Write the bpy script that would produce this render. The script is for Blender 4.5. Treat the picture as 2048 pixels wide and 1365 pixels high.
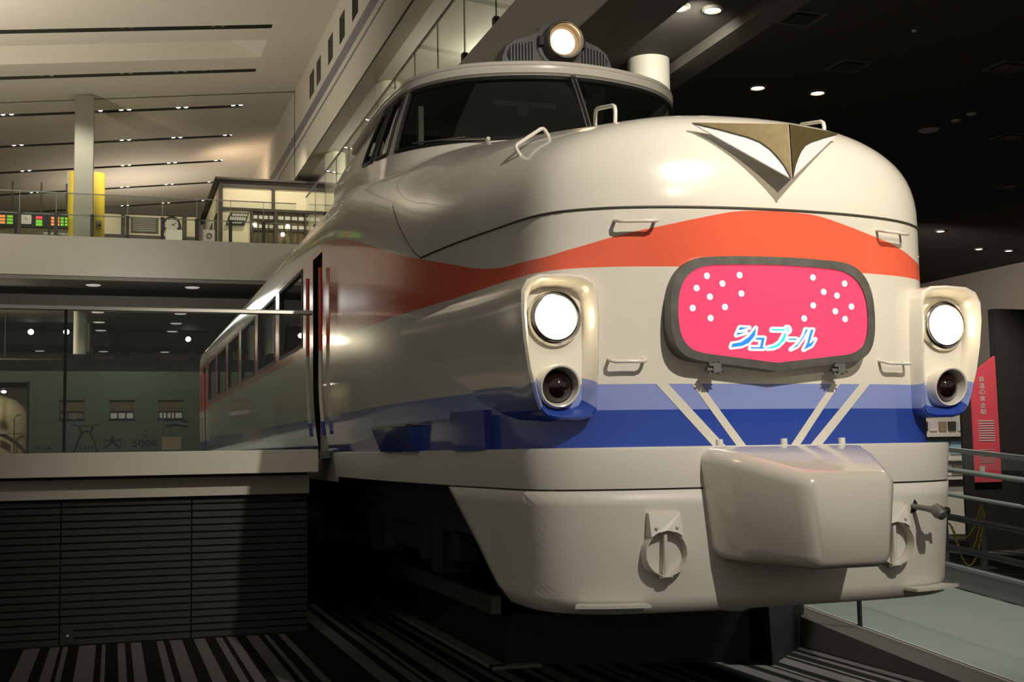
import bpy, bmesh, math, random
from mathutils import Vector, Matrix
random.seed(7)
scene = bpy.context.scene
for ob in list(bpy.data.objects):
    bpy.data.objects.remove(ob)
COL = scene.collection

# ------------------------------------------------------------------ camera
cam_d = bpy.data.cameras.new('camera')
cam_d.sensor_width = 36.0
cam_d.lens = 2452.0 / 2048.0 * 36.0
cam_d.clip_end = 400
cam = bpy.data.objects.new('camera', cam_d)
COL.objects.link(cam)
R3 = Matrix(((0.95106503, -0.01227248, -0.30874698),
             (-0.30857101, -0.08979069, -0.94695383),
             (-0.01610114, 0.99588504, -0.08918371)))
cam.matrix_world = Matrix.Translation((-3.231, -5.7315, 1.54)) @ R3.to_4x4()
scene.camera = cam

# ------------------------------------------------------------------ view + ambient light of the hall
vs = scene.view_settings
vs.view_transform = 'Standard'
vs.look = 'None'
vs.gamma = 1.0
vs.use_curve_mapping = False
vs.exposure = 0.25
world = bpy.data.worlds.new('hall_ambient')
scene.world = world
world.use_nodes = True
bg = world.node_tree.nodes['Background']
bg.inputs['Color'].default_value = (0.95, 0.895, 0.78, 1)
bg.inputs['Strength'].default_value = 0.2


def lamp(name, kind, loc, energy, color=(1, .86, .68), target=None, size=.2, angle=60, blend=.5):
    d = bpy.data.lights.new(name, kind)
    d.energy = energy
    d.color = color
    if kind == 'SPOT':
        d.spot_size = math.radians(angle)
        d.spot_blend = blend
        d.shadow_soft_size = size
    elif kind == 'POINT':
        d.shadow_soft_size = size
    else:
        d.size = size
    o = bpy.data.objects.new(name, d)
    COL.objects.link(o)
    o.location = loc
    if target is not None:
        v = Vector(target) - Vector(loc)
        o.rotation_euler = v.to_track_quat('-Z', 'Y').to_euler()
    return o


# exhibition spotlights of the hall, plus fill lights added for dim areas
lamp('nose_spotlight', 'SPOT', (-.35, -9.6, 5.2), 1350, (1, .85, .62), (0.5, 0, 3.0), .04, 15, .8)
lamp('front_spotlight', 'SPOT', (.15, -6.1, 6.3), 1950, (1, .915, .79), (0.25, .3, 3.05), .05, 46, 1)
lamp('platform_spotlight', 'SPOT', (-2.2, -3.0, 7.5), 330, (1, .9, .76), (-2.3, 5.0, 1.0), .05, 22, 1)
lamp('atrium_ceiling_fill', 'SPOT', (-9, 19, 7.3), 1700, (1, .87, .69), (-5, 25, 11.6), .4, 150, 1)  # added upward fill to brighten the white ceiling, stands for no fitting
lamp('atrium_ceiling_fill', 'SPOT', (-2.4, 40, 8.2), 480, (1, .84, .66), (-2, 40, 12), .4, 160, 1)  # second added ceiling fill, deeper in the atrium
lamp('atrium_ceiling_fill', 'SPOT', (.3, 36.5, 10.3), 110, (1, .70, .45), (1.2, 37, 12), .3, 140, 1)  # small fill added for the warm patch on the ceiling
lamp('mezzanine_fill', 'SPOT', (0.6, 26.4, 10.6), 330, (1, .88, .66), (0.9, 29, 8.0), .1, 80, .8)  # added spot that brightens the timbered house
lamp('mezzanine_fill', 'SPOT', (-2.6, 28.0, 10.4), 650, (1, .88, .66), (-2.2, 34, 8.4), .1, 80, .8)  # added spot that brightens the ticket hall behind
lamp('mezzanine_fill', 'SPOT', (-4.4, 26.6, 10.6), 420, (1, .90, .70), (-4.4, 30, 8.4), .1, 70, .8)
lamp('gallery_edge_spotlight', 'SPOT', (2.2, 4.6, 5.75), 190, (1, .92, .8), (2.3, 7.6, 4.3), .08, 120, .8)
lamp('underpass_light', 'POINT', (-6.2, 31.6, 5.0), 130, (1, .84, .6), None, .1)
lamp('underpass_light', 'POINT', (-2.8, 23.5, 5.2), 130, (.95, .95, .85), None, .2)  # added fill so the green wagon and its lettering read, no lamp here
lamp('upper_gallery_lamp', 'POINT', (4.0, 17.0, 9.0), 200, (1, .9, .7), None, .3)
lamp('upper_gallery_lamp', 'POINT', (4.0, 25.0, 9.0), 200, (1, .9, .7), None, .3)
lamp('gallery_wall_lamp', 'SPOT', (11, 14, 5.4), 900, (1, .82, .7), (17.6, 19, 2.8), .2, 75, 1)
lamp('gallery_banner_lamp', 'SPOT', (7.0, 6.5, 5.6), 900, (1, .88, .8), (8.8, 9.3, 1.8), .1, 40, .7)
lamp('gallery_display_lamp', 'SPOT', (9.0, 9.0, 5.0), 500, (1, .9, .8), (10.3, 12, 1.5), .1, 50, .7)
lamp('ramp_fill', 'SPOT', (3.0, 1.0, 5.5), 800, (1, 1, .94), (3.0, 3.2, 0), .2, 80, .8)  # fill added to lift the dark ramp and glass fence, no real lamp


# ------------------------------------------------------------------ materials
def mat(name, col, rough=.5, metal=0., coat=0., emit=None, estr=0., noise=0., nscale=30., bump=0., spec=None):
    m = bpy.data.materials.new(name)
    m.use_nodes = True
    nt = m.node_tree
    b = nt.nodes['Principled BSDF']
    c4 = (*col, 1)
    b.inputs['Base Color'].default_value = c4
    b.inputs['Roughness'].default_value = rough
    b.inputs['Metallic'].default_value = metal
    if spec is not None:
        b.inputs['Specular IOR Level'].default_value = spec
    if coat:
        b.inputs['Coat Weight'].default_value = coat
        b.inputs['Coat Roughness'].default_value = .04
    if emit:
        b.inputs['Emission Color'].default_value = (*emit, 1)
        b.inputs['Emission Strength'].default_value = estr
    if noise or bump:
        tc = nt.nodes.new('ShaderNodeTexCoord')
        n = nt.nodes.new('ShaderNodeTexNoise')
        n.inputs['Scale'].default_value = nscale
        n.inputs['Detail'].default_value = 4
        nt.links.new(tc.outputs['Object'], n.inputs['Vector'])
        if noise:
            mx = nt.nodes.new('ShaderNodeMix')
            mx.data_type = 'RGBA'
            mx.inputs['A'].default_value = tuple(max(0, v * (1 - noise)) for v in col) + (1,)
            mx.inputs['B'].default_value = tuple(min(1, v * (1 + noise)) for v in col) + (1,)
            nt.links.new(n.outputs['Fac'], mx.inputs['Factor'])
            nt.links.new(mx.outputs['Result'], b.inputs['Base Color'])
        if bump:
            bp = nt.nodes.new('ShaderNodeBump')
            bp.inputs['Strength'].default_value = bump
            bp.inputs['Distance'].default_value = .02
            nt.links.new(n.outputs['Fac'], bp.inputs['Height'])
            nt.links.new(bp.outputs['Normal'], b.inputs['Normal'])
    return m


def glass(name, tint=(.9, .96, .92), base=.04, rough=.02, ior=1.45):
    m = bpy.data.materials.new(name)
    m.use_nodes = True
    nt = m.node_tree
    nt.nodes.clear()
    out = nt.nodes.new('ShaderNodeOutputMaterial')
    mix = nt.nodes.new('ShaderNodeMixShader')
    tr = nt.nodes.new('ShaderNodeBsdfTransparent')
    tr.inputs['Color'].default_value = (*tint, 1)
    gl = nt.nodes.new('ShaderNodeBsdfGlossy')
    gl.inputs['Roughness'].default_value = rough
    fr = nt.nodes.new('ShaderNodeFresnel')
    geo = nt.nodes.new('ShaderNodeNewGeometry')
    im = nt.nodes.new('ShaderNodeMix')      # same reflectance for both sides of a thin pane
    im.inputs['A'].default_value = ior
    im.inputs['B'].default_value = 1 / ior
    nt.links.new(geo.outputs['Backfacing'], im.inputs['Factor'])
    nt.links.new(im.outputs['Result'], fr.inputs['IOR'])
    nt.links.new(fr.outputs['Fac'], mix.inputs['Fac'])
    nt.links.new(tr.outputs['BSDF'], mix.inputs[1])
    nt.links.new(gl.outputs['BSDF'], mix.inputs[2])
    nt.links.new(mix.outputs['Shader'], out.inputs['Surface'])
    return m


M = {}
M['white'] = mat('cream_white_paint', (.72, .68, .59), .22, coat=.6, noise=.02, nscale=3, bump=.015)
M['skirt'] = mat('skirt_white_paint', (.66, .63, .56), .42, noise=.03, nscale=6)
M['red'] = mat('orange_red_paint', (.84, .135, .07), .2, coat=.6)
M['lblue'] = mat('pale_blue_paint', (.25, .31, .62), .2, coat=.6)
M['blue'] = mat('deep_blue_paint', (.025, .065, .36), .16, coat=.7)
M['seam'] = mat('dark_seam', (.05, .045, .035), .6)
M['roofgrey'] = mat('grey_roof_paint', (.11, .11, .11), .55)
M['lampgrey'] = mat('grey_lamp_housing_paint', (.15, .145, .14), .45)
M['black'] = mat('matt_black', (.008, .008, .009), .6)
M['under'] = mat('underframe_black', (.012, .012, .013), .7, noise=.3, nscale=8)
M['rubber'] = mat('black_rubber', (.012, .012, .012), .5)
M['steel'] = mat('brushed_steel', (.52, .5, .45), .32, metal=1)
M['frame'] = mat('worn_steel_frame', (.12, .118, .105), .45, metal=.5, noise=.45, nscale=14)
M['brass'] = mat('aged_brass', (.15, .115, .05), .42, metal=.5, noise=.3, nscale=25)
M['silver'] = mat('polished_silver', (.74, .74, .76), .35)
M['edge'] = mat('grey_steel_edge', (.20, .21, .20), .4, metal=.6)
M['chrome'] = mat('chrome', (.75, .72, .66), .12, metal=1)
M['lens'] = mat('lit_headlight_lens', (1, .9, .7), .2, emit=(1, .91, .68), estr=1.4)
M['lens2'] = mat('lit_roof_lamp_lens', (1, .85, .6), .2, emit=(1, .76, .44), estr=1.9)
M['tail'] = mat('dark_red_lens', (.012, .003, .003), .06, coat=1)
M['pink'] = mat('backlit_pink_panel', (.5, .03, .08), .25, emit=(.95, .055, .125), estr=.72)
M['dot'] = mat('backlit_white_print', (.6, .6, .55), .3, emit=(1, .97, .9), estr=.95)
M['lettblue'] = mat('backlit_blue_print', (.02, .1, .5), .3, emit=(.015, .27, .80), estr=.75)
M['lettcyan'] = mat('backlit_cyan_print', (.02, .3, .5), .3, emit=(.01, .58, .80), estr=.9)
M['cabglass'] = glass('dark_cab_glass', (.5, .55, .52), rough=.01, ior=1.5)
M['sideglass'] = glass('train_side_glass', (.55, .62, .57), rough=.01, ior=1.6)
M['glass'] = glass('railing_glass', (.91, .94, .915), rough=.01, ior=1.45)
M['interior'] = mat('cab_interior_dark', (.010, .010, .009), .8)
M['curtain'] = mat('pale_green_curtain', (.30, .36, .28), .8)
M['slab'] = mat('platform_cream_panel', (.56, .52, .43), .5, noise=.03, nscale=2)
M['slat'] = mat('black_louvre_metal', (.013, .0125, .011), .5)
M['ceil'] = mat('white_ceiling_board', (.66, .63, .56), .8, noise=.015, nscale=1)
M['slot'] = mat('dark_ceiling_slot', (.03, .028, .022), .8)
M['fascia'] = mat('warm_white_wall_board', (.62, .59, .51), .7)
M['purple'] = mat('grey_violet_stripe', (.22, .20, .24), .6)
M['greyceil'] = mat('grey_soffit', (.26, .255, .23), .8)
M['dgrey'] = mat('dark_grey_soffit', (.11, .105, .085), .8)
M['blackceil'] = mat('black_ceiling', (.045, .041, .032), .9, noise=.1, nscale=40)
M['column'] = mat('pale_column_plaster', (.56, .55, .46), .6)
M['gcol'] = mat('grey_green_column', (.20, .205, .17), .6)
M['wall'] = mat('grey_beige_wall', (.40, .37, .32), .8)
M['facade'] = mat('mezzanine_board', (.27, .26, .22), .7)
M['cream'] = mat('cream_plaster', (.66, .60, .44), .8)
M['timber'] = mat('dark_timber', (.035, .028, .022), .6, noise=.3, nscale=20)
M['yellow'] = mat('yellow_panel', (.80, .60, .08), .5)
M['yellowchain'] = mat('yellow_plastic', (.65, .52, .05), .5)
M['green'] = mat('olive_green_wagon_paint', (.060, .085, .055), .38, noise=.12, nscale=5, bump=.05)
M['wroof'] = mat('wagon_roof_black', (.010, .010, .009), .9)
M['blind'] = mat('brown_window_blind', (.10, .075, .03), .7, noise=.2, nscale=30)
M['pale'] = mat('pale_print', (.5, .5, .46), .6)
M['ink'] = mat('black_lettering', (.006, .006, .006), .6)
M['ledg'] = mat('green_led', (.05, .2, .02), .5, emit=(.22, .55, .03), estr=.75)
M['ledo'] = mat('orange_led', (.3, .1, .02), .5, emit=(.95, .30, .06), estr=.8)
M['ledr'] = mat('red_led', (.3, .02, .02), .5, emit=(1, .05, .08), estr=.85)
M['bulb'] = mat('lit_spot_lamp', (1, 1, 1), .3, emit=(1, .93, .86), estr=9)
M['warmbulb'] = mat('lit_warm_lamp', (1, .9, .7), .3, emit=(1, .82, .58), estr=9)
M['dim'] = mat('dim_downlight_disc', (.8, .78, .7), .4, emit=(1, .95, .85), estr=.28)
M['curb'] = mat('dark_grey_kerb_carpet', (.11, .102, .092), .85, noise=.25, nscale=120, bump=.1)
M['rampfloor'] = mat('pale_green_ramp_floor', (.31, .325, .295), .3, noise=.05, nscale=1.5)
M['railm'] = mat('black_rail_metal', (.02, .02, .021), .35)
M['gpost'] = mat('grey_green_post', (.22, .235, .215), .5)
M['banner'] = mat('crimson_banner', (.60, .065, .085), .6)
M['shop'] = mat('shelf_white', (.55, .5, .44), .6)
M['shopblue'] = mat('pale_blue_print', (.23, .38, .48), .5)
M['shopbrown'] = mat('brown_print', (.24, .18, .12), .6, noise=.5, nscale=9)
M['darkwall'] = mat('black_partition', (.020, .019, .016), .6)
M['nosecream'] = mat('cream_locomotive_paint', (.62, .55, .36), .35)
M['buff'] = mat('grey_buffer', (.2, .21, .22), .4)
M['signred'] = mat('dull_red_sign', (.20, .02, .02), .5)
M['rust'] = mat('red_brown_paint', (.20, .07, .04), .6)


def carpet_material():
    m = bpy.data.materials.new('striped_carpet')
    m.use_nodes = True
    nt = m.node_tree
    b = nt.nodes['Principled BSDF']
    b.inputs['Roughness'].default_value = .95
    b.inputs['Specular IOR Level'].default_value = .1
    geo = nt.nodes.new('ShaderNodeNewGeometry')
    sep = nt.nodes.new('ShaderNodeSeparateXYZ')
    nt.links.new(geo.outputs['Position'], sep.inputs[0])
    ma = nt.nodes.new('ShaderNodeMath')
    ma.operation = 'MULTIPLY_ADD'
    period = 2.40
    x0 = -1.562 + (60 / 2.815 - 625) * .004018
    ma.inputs[1].default_value = 1 / period
    ma.inputs[2].default_value = -x0 / period + 10
    nt.links.new(sep.outputs['X'], ma.inputs[0])
    fr = nt.nodes.new('ShaderNodeMath')
    fr.operation = 'FRACT'
    nt.links.new(ma.outputs[0], fr.inputs[0])
    ramp = nt.nodes.new('ShaderNodeValToRGB')
    ramp.color_ramp.interpolation = 'CONSTANT'
    iv = [(120, 205), (262, 315), (333, 362), (418, 508), (540, 563), (628, 668), (703, 760), (848, 882), (915, 990),
          (1055, 1120), (1178, 1222), (1248, 1300), (1355, 1430), (1462, 1490), (1548, 1590)]
    dark, light = (.014, .0135, .012, 1), (.18, .17, .15, 1)
    el = ramp.color_ramp.elements
    el[0].position = 0
    el[0].color = dark
    el.remove(el[1])
    for a, c in iv:
        for p, colr in ((a, light), (c, dark)):
            t = ((p - 60) / 2.815 * .004018) / period
            e = el.new(min(.9999, t))
            e.color = colr
    n = nt.nodes.new('ShaderNodeTexNoise')
    n.inputs['Scale'].default_value = 160
    nt.links.new(geo.outputs['Position'], n.inputs['Vector'])
    mx = nt.nodes.new('ShaderNodeMix')
    mx.data_type = 'RGBA'
    mx.blend_type = 'MULTIPLY'
    mx.inputs['Factor'].default_value = .55
    nt.links.new(fr.outputs[0], ramp.inputs[0])
    nt.links.new(ramp.outputs['Color'], mx.inputs['A'])
    nt.links.new(n.outputs['Color'], mx.inputs['B'])
    nt.links.new(mx.outputs['Result'], b.inputs['Base Color'])
    bp = nt.nodes.new('ShaderNodeBump')
    bp.inputs['Strength'].default_value = .3
    bp.inputs['Distance'].default_value = .005
    nt.links.new(n.outputs['Fac'], bp.inputs['Height'])
    nt.links.new(bp.outputs['Normal'], b.inputs['Normal'])
    return m


M['carpet'] = carpet_material()


# ------------------------------------------------------------------ mesh helpers
class MB:
    def __init__(self):
        self.v, self.f, self.m = [], [], []

    def add(self, vs, fs, mi=0):
        o = len(self.v)
        self.v += [tuple(p) for p in vs]
        for f in fs:
            self.f.append(tuple(i + o for i in f))
            self.m.append(mi)

    def box(self, x0, x1, y0, y1, z0, z1, mi=0):
        vs = [(x, y, z) for x in (x0, x1) for y in (y0, y1) for z in (z0, z1)]
        self.add(vs, [(0, 1, 3, 2), (4, 6, 7, 5), (0, 4, 5, 1), (2, 3, 7, 6), (0, 2, 6, 4), (1, 5, 7, 3)], mi)
        return self

    def quad(self, a, b, c, d, mi=0):
        self.add([a, b, c, d], [(0, 1, 2, 3)], mi)
        return self

    def grid(self, rows, mi=0, closed=False):
        n = len(rows[0])
        vs = [p for r in rows for p in r]
        fs = []
        for i in range(len(rows) - 1):
            for j in range(n if closed else n - 1):
                k = (j + 1) % n
                fs.append((i * n + j, i * n + k, (i + 1) * n + k, (i + 1) * n + j))
        self.add(vs, fs, mi)
        return self

    def tube(self, path, r, n=8, mi=0, mfun=None):
        path = [Vector(p) for p in path]
        rows = []
        up = None
        for i, p in enumerate(path):
            t = (path[min(i + 1, len(path) - 1)] - path[max(i - 1, 0)]).normalized()
            if up is None:
                up = Vector((0, 0, 1)) if abs(t.z) < .9 else Vector((1, 0, 0))
            a = t.cross(up).normalized()
            up = a.cross(t).normalized()
            rr = r[i] if isinstance(r, (list, tuple)) else r
            rows.append([p + (a * math.cos(q) + up * math.sin(q)) * rr for q in [2 * math.pi * k / n for k in range(n)]])
        if mfun is None:
            self.grid(rows, mi, True)
        else:
            for i in range(len(rows) - 1):
                self.grid(rows[i:i + 2], mfun((path[i] + path[i + 1]) / 2), True)
        self.add(rows[0], [tuple(range(n))[::-1]], mi if mfun is None else mfun(path[0]))
        self.add(rows[-1], [tuple(range(n))], mi if mfun is None else mfun(path[-1]))
        return self

    def lathe(self, c, axis, prof, n=32, mi=0, ux=None):
        """prof: list of (radius, offset along axis)"""
        c, axis = Vector(c), Vector(axis).normalized()
        a = axis.cross(Vector((0, 0, 1)) if abs(axis.z) < .9 else Vector((1, 0, 0))).normalized()
        b = axis.cross(a)
        rows = []
        for r, h in prof:
            rows.append([c + axis * h + (a * math.cos(q) + b * math.sin(q)) * r for q in [2 * math.pi * k / n for k in range(n)]])
        self.grid(rows, mi, True)
        return self

    def disc(self, c, axis, r, n=24, mi=0):
        c, axis = Vector(c), Vector(axis).normalized()
        a = axis.cross(Vector((0, 0, 1)) if abs(axis.z) < .9 else Vector((1, 0, 0))).normalized()
        b = axis.cross(a)
        self.add([c + (a * math.cos(q) + b * math.sin(q)) * r for q in [2 * math.pi * k / n for k in range(n)]], [tuple(range(n))], mi)
        return self

    def prism(self, poly, f0, f1, mi=0, caps=True):
        """poly of 2d points, f0/f1 map a 2d point to the two faces"""
        n = len(poly)
        a = [f0(p) for p in poly]
        b = [f1(p) for p in poly]
        fs = [(i, (i + 1) % n, n + (i + 1) % n, n + i) for i in range(n)]
        if caps:
            fs += [tuple(range(n))[::-1], tuple(range(n, 2 * n))]
        self.add(a + b, fs, mi)
        return self

    def mesh(self, name, mats, smooth=0):
        me = bpy.data.meshes.new(name)
        me.from_pydata(self.v, [], self.f)
        for k in (mats if isinstance(mats, (list, tuple)) else [mats]):
            me.materials.append(M[k])
        me.polygons.foreach_set('material_index', self.m)
        bm = bmesh.new()
        bm.from_mesh(me)
        bmesh.ops.remove_doubles(bm, verts=bm.verts, dist=1e-5)
        bmesh.ops.recalc_face_normals(bm, faces=bm.faces)
        if smooth:
            for f in bm.faces:
                f.smooth = True
            for e in bm.edges:
                if len(e.link_faces) == 2 and e.calc_face_angle(0) > math.radians(smooth):
                    e.smooth = False
        bm.to_mesh(me)
        bm.free()
        me.update()
        return me

    def build(self, name, mats, parent=None, smooth=0, label=None, bevel=0):
        return link(self.mesh(name, mats, smooth), name, parent, label, bevel=bevel)


def link(me, name, parent=None, label=None, loc=(0, 0, 0), bevel=0):
    o = bpy.data.objects.new(name, me)
    COL.objects.link(o)
    o.location = loc
    if parent is not None:
        o.parent = parent
        if parent.type == 'EMPTY':
            o.matrix_parent_inverse = Matrix.Translation(-parent.location)
        else:
            o.matrix_parent_inverse = Matrix.Translation(-Vector(parent.get('_w', (0, 0, 0))))
    if label:
        o['label'] = label
    if bevel:
        b = o.modifiers.new('bevel', 'BEVEL')
        b.width = bevel
        b.segments = 2
    return o


def thing(name, label, cat, loc=(0, 0, 0), group=None):
    o = bpy.data.objects.new(name, None)
    COL.objects.link(o)
    o.location = loc
    o.empty_display_size = .2
    return tag(o, label, cat, group)


def tag(o, label, cat, group=None):
    o['label'] = label
    o['category'] = cat
    if group:
        o['group'] = group
    return o


def struct(o):
    o['kind'] = 'structure'
    return o


def box_obj(name, m, x0, x1, y0, y1, z0, z1, parent=None, bevel=0, label=None):
    return MB().box(x0, x1, y0, y1, z0, z1).build(name, m, parent, label=label, bevel=bevel)


def text_mesh(body, size, offset=0., shear=0., extrude=.0, spacing=1., align='LEFT'):
    c = bpy.data.curves.new('t', 'FONT')
    c.body = body
    c.size = size
    c.offset = offset
    c.shear = shear
    c.extrude = extrude
    c.space_character = spacing
    c.align_x = align
    c.resolution_u = 4
    o = bpy.data.objects.new('t', c)
    COL.objects.link(o)
    dg = bpy.context.evaluated_depsgraph_get()
    me = bpy.data.meshes.new_from_object(o.evaluated_get(dg))
    bpy.data.objects.remove(o)
    bpy.data.curves.remove(c)
    return me


def place_text(name, body, m, parent, x0, x1, z0, z1, y, shear=0., offset=0., fit=None, mirror=1):
    """text standing in a plane of constant y, facing -y, fitted to a rectangle"""
    me = text_mesh(body, 1.0, offset, shear)
    vs = fit if fit else [v.co.copy() for v in me.vertices]
    ax0, ax1 = min(v.x for v in vs), max(v.x for v in vs)
    ay0, ay1 = min(v.y for v in vs), max(v.y for v in vs)
    ref = [v.co.copy() for v in me.vertices]
    for v in me.vertices:
        u = (v.co.x - ax0) / (ax1 - ax0)
        w = (v.co.y - ay0) / (ay1 - ay0)
        v.co = (x0 + u * (x1 - x0), y, z0 + w * (z1 - z0))
    me.materials.clear()
    me.materials.append(M[m])
    me.update()
    return link(me, name, parent), ref


def lerp(a, b, t):
    return a + (b - a) * t


def interp(x, pts):
    if x <= pts[0][0]:
        return pts[0][1]
    for (a, va), (b, vb) in zip(pts[:-1], pts[1:]):
        if x <= b:
            return lerp(va, vb, (x - a) / (b - a))
    return pts[-1][1]


def pchip(x, pts):
    """smooth monotone interpolation"""
    n = len(pts)
    if x <= pts[0][0]:
        return pts[0][1]
    if x >= pts[-1][0]:
        return pts[-1][1]
    k = max(i for i in range(n - 1) if pts[i][0] <= x)

    def slope(i):
        if i == 0 or i == n - 1:
            j = 0 if i == 0 else n - 2
            return (pts[j + 1][1] - pts[j][1]) / (pts[j + 1][0] - pts[j][0])
        d0 = (pts[i][1] - pts[i - 1][1]) / (pts[i][0] - pts[i - 1][0])
        d1 = (pts[i + 1][1] - pts[i][1]) / (pts[i + 1][0] - pts[i][0])
        return 0 if d0 * d1 <= 0 else 2 * d0 * d1 / (d0 + d1)
    h = pts[k + 1][0] - pts[k][0]
    t = (x - pts[k][0]) / h
    return ((2 * t ** 3 - 3 * t * t + 1) * pts[k][1] + (t ** 3 - 2 * t * t + t) * h * slope(k)
            + (-2 * t ** 3 + 3 * t * t) * pts[k + 1][1] + (t ** 3 - t * t) * h * slope(k + 1))


# ================================================================== SETTING
FL2 = 7.0      # upper floor level
struct(MB().box(-40, 30, -30, 60, -.2, 0).build('floor', 'carpet'))

# sloped white atrium ceiling with real slots
SX0, SX1, TX = -30., .34, 1.7


def cz(x):
    return 12.1 + (x - 1.7) * .1157


slots = [23.68 + 3.58 * k for k in range(-4, 7)]
ceil_b = MB()
ys = [2.0]
cells = []
for s in slots:
    cells.append((ys[-1], s - .14, 'c'))
    cells.append((s - .14, s + .14, 's'))
    ys.append(s + .14)
cells.append((ys[-1], 48.5, 'c'))
for (a, b, k) in cells:
    has_recess = a < 25.0 < b
    ceil_b.quad((SX1, a, cz(SX1)), (TX, a, cz(TX)), (TX, b, cz(TX)), (SX1, b, cz(SX1)))
    if k == 'c' and has_recess:
        r0, r1 = 24.70, 26.12
        ceil_b.quad((SX0, a, cz(SX0)), (SX1, a, cz(SX1)), (SX1, r0, cz(SX1)), (SX0, r0, cz(SX0)))
        ceil_b.quad((SX0, r1, cz(SX0)), (SX1, r1, cz(SX1)), (SX1, b, cz(SX1)), (SX0, b, cz(SX0)))
        # tapered recess
        ceil_b.quad((SX0, r0, cz(SX0)), (SX1, r0, cz(SX1)), (SX1 - .9, r0 + .05, cz(SX1) + .5), (SX0, r0 + .05, cz(SX0) + .5))
        ceil_b.quad((SX0, r1, cz(SX0)), (SX1, r1, cz(SX1)), (SX1 - .9, r1, cz(SX1) + .5), (SX0, r1, cz(SX0) + .5))
        ceil_b.quad((SX1, r0, cz(SX1)), (SX1, r1, cz(SX1)), (SX1 - .9, r1, cz(SX1) + .5), (SX1 - .9, r0 + .05, cz(SX1) + .5))
        ceil_b.quad((SX0, r0 + .05, cz(SX0) + .5), (SX1 - .9, r0 + .05, cz(SX1) + .5), (SX1 - .9, r1, cz(SX1) + .5), (SX0, r1, cz(SX0) + .5))
    elif k == 'c':
        ceil_b.quad((SX0, a, cz(SX0)), (SX1, a, cz(SX1)), (SX1, b, cz(SX1)), (SX0, b, cz(SX0)))
    else:
        h = .3
        for (p, q) in (((SX0, a), (SX1, a)), ((SX0, b), (SX1, b)), ((SX1, a), (SX1, b))):
            ceil_b.quad((p[0], p[1], cz(p[0])), (q[0], q[1], cz(q[0])), (q[0], q[1], cz(q[0]) + h), (p[0], p[1], cz(p[0]) + h), 1)
        ceil_b.quad((SX0, a, cz(SX0) + h), (SX1, a, cz(SX1) + h), (SX1, b, cz(SX1) + h), (SX0, b, cz(SX0) + h), 1)
ceiling = struct(ceil_b.build('ceiling', ['ceil', 'slot']))
# joint line across the ceiling
tr = MB()
tr.quad((SX0, 29.46, cz(SX0) - .012), (TX, 29.46, cz(TX) - .012), (TX, 29.51, cz(TX) - .012), (SX0, 29.51, cz(SX0) - .012))
struct(tr.build('trim_1', 'slot'))
# far wall
struct(box_obj('wall_back', 'cream', -40, 30, 48.5, 48.8, 0, 13))

# striped fascia with recessed windows
fw = [(26.65, 25.85), (25.45, 24.75), (23.65, 22.95), (22.05, 21.35), (20.45, 19.75), (18.85, 18.15)]
fb = MB()
zz = [9.5, 10.28, 10.36, 10.52, 10.84, 11.05, 11.7, 12.12]
ycut = sorted(set([2.0, 48.5] + [v for p in fw for v in p]))
for a, b in zip(ycut[:-1], ycut[1:]):
    win = any(abs(b - p[0]) < 1e-6 and abs(a - p[1]) < 1e-6 for p in fw)
    for i, (c, d) in enumerate(zip(zz[:-1], zz[1:])):
        mi = 1 if i in (1, 3) else 0
        if win and i == 5:
            fb.quad((1.85, a, c), (1.85, b, c), (1.85, b, d), (1.85, a, d), 0)
            for (p, q) in (((a, c), (b, c)), ((a, d), (b, d)), ((a, c), (a, d)), ((b, c), (b, d))):
                fb.quad((1.7, *p), (1.7, *q), (1.85, *q), (1.85, *p), 2)
            continue
        fb.quad((1.7, a, c), (1.7, b, c), (1.7, b, d), (1.7, a, d), mi)
struct(fb.build('wall_upper_fascia', ['fascia', 'purple', 'dgrey']))
jm = MB().box(1.69, 1.70, 29.46, 29.51, 9.5, 12.1)
struct(jm.build('trim_2', 'slot'))
# soffit under it
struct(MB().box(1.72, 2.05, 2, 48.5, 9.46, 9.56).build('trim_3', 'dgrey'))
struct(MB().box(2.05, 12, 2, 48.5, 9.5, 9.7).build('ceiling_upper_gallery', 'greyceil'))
struct(box_obj('wall_upper_gallery', 'fascia', 7.4, 7.6, 2, 48.5, FL2, 9.5))

# upper floor slabs: right gallery and cross mezzanine
struct(box_obj('floor_right_gallery', 'fascia', 1.36, 12, -2, 48.4, 5.96, FL2))
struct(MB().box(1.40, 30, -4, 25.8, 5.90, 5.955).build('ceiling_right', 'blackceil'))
struct(MB().box(1.38, 1.75, -2, 25.7, 5.62, 5.95).build('trim_4', 'dgrey'))
struct(MB().box(2.75, 3.05, -2, 25.7, 5.78, 5.9).build('trim_5', 'dgrey'))
struct(box_obj('floor_mezzanine', 'facade', -40, 1.36, 25.9, 48.4, 5.99, 6.97))
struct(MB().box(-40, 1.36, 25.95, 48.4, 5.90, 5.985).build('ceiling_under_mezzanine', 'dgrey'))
struct(MB().box(-40, 1.36, 29.0, 29.5, 5.55, 5.90).build('trim_6', 'facade'))
struct(MB().box(-40, 1.36, 39.0, 39.6, 5.40, 5.90).build('trim_7', 'darkwall'))
struct(box_obj('wall_right', 'wall', 17.7, 17.9, -10, 45, 0, 5.9))


# ------------------------------------------------------------------ columns
def column(name, x, y, r, z0, z1, m, label, square=False):
    b = MB()
    if square:
        b.box(x - r, x + r, y - r, y + r, z0, z1)
        o = b.build(name, m, bevel=.02)
    else:
        b.lathe((x, y, 0), (0, 0, 1), [(.0001, z0), (r, z0), (r, z1), (.0001, z1)], 32)
        o = b.build(name, m, smooth=40)
    return tag(o, label, 'column')


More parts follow.
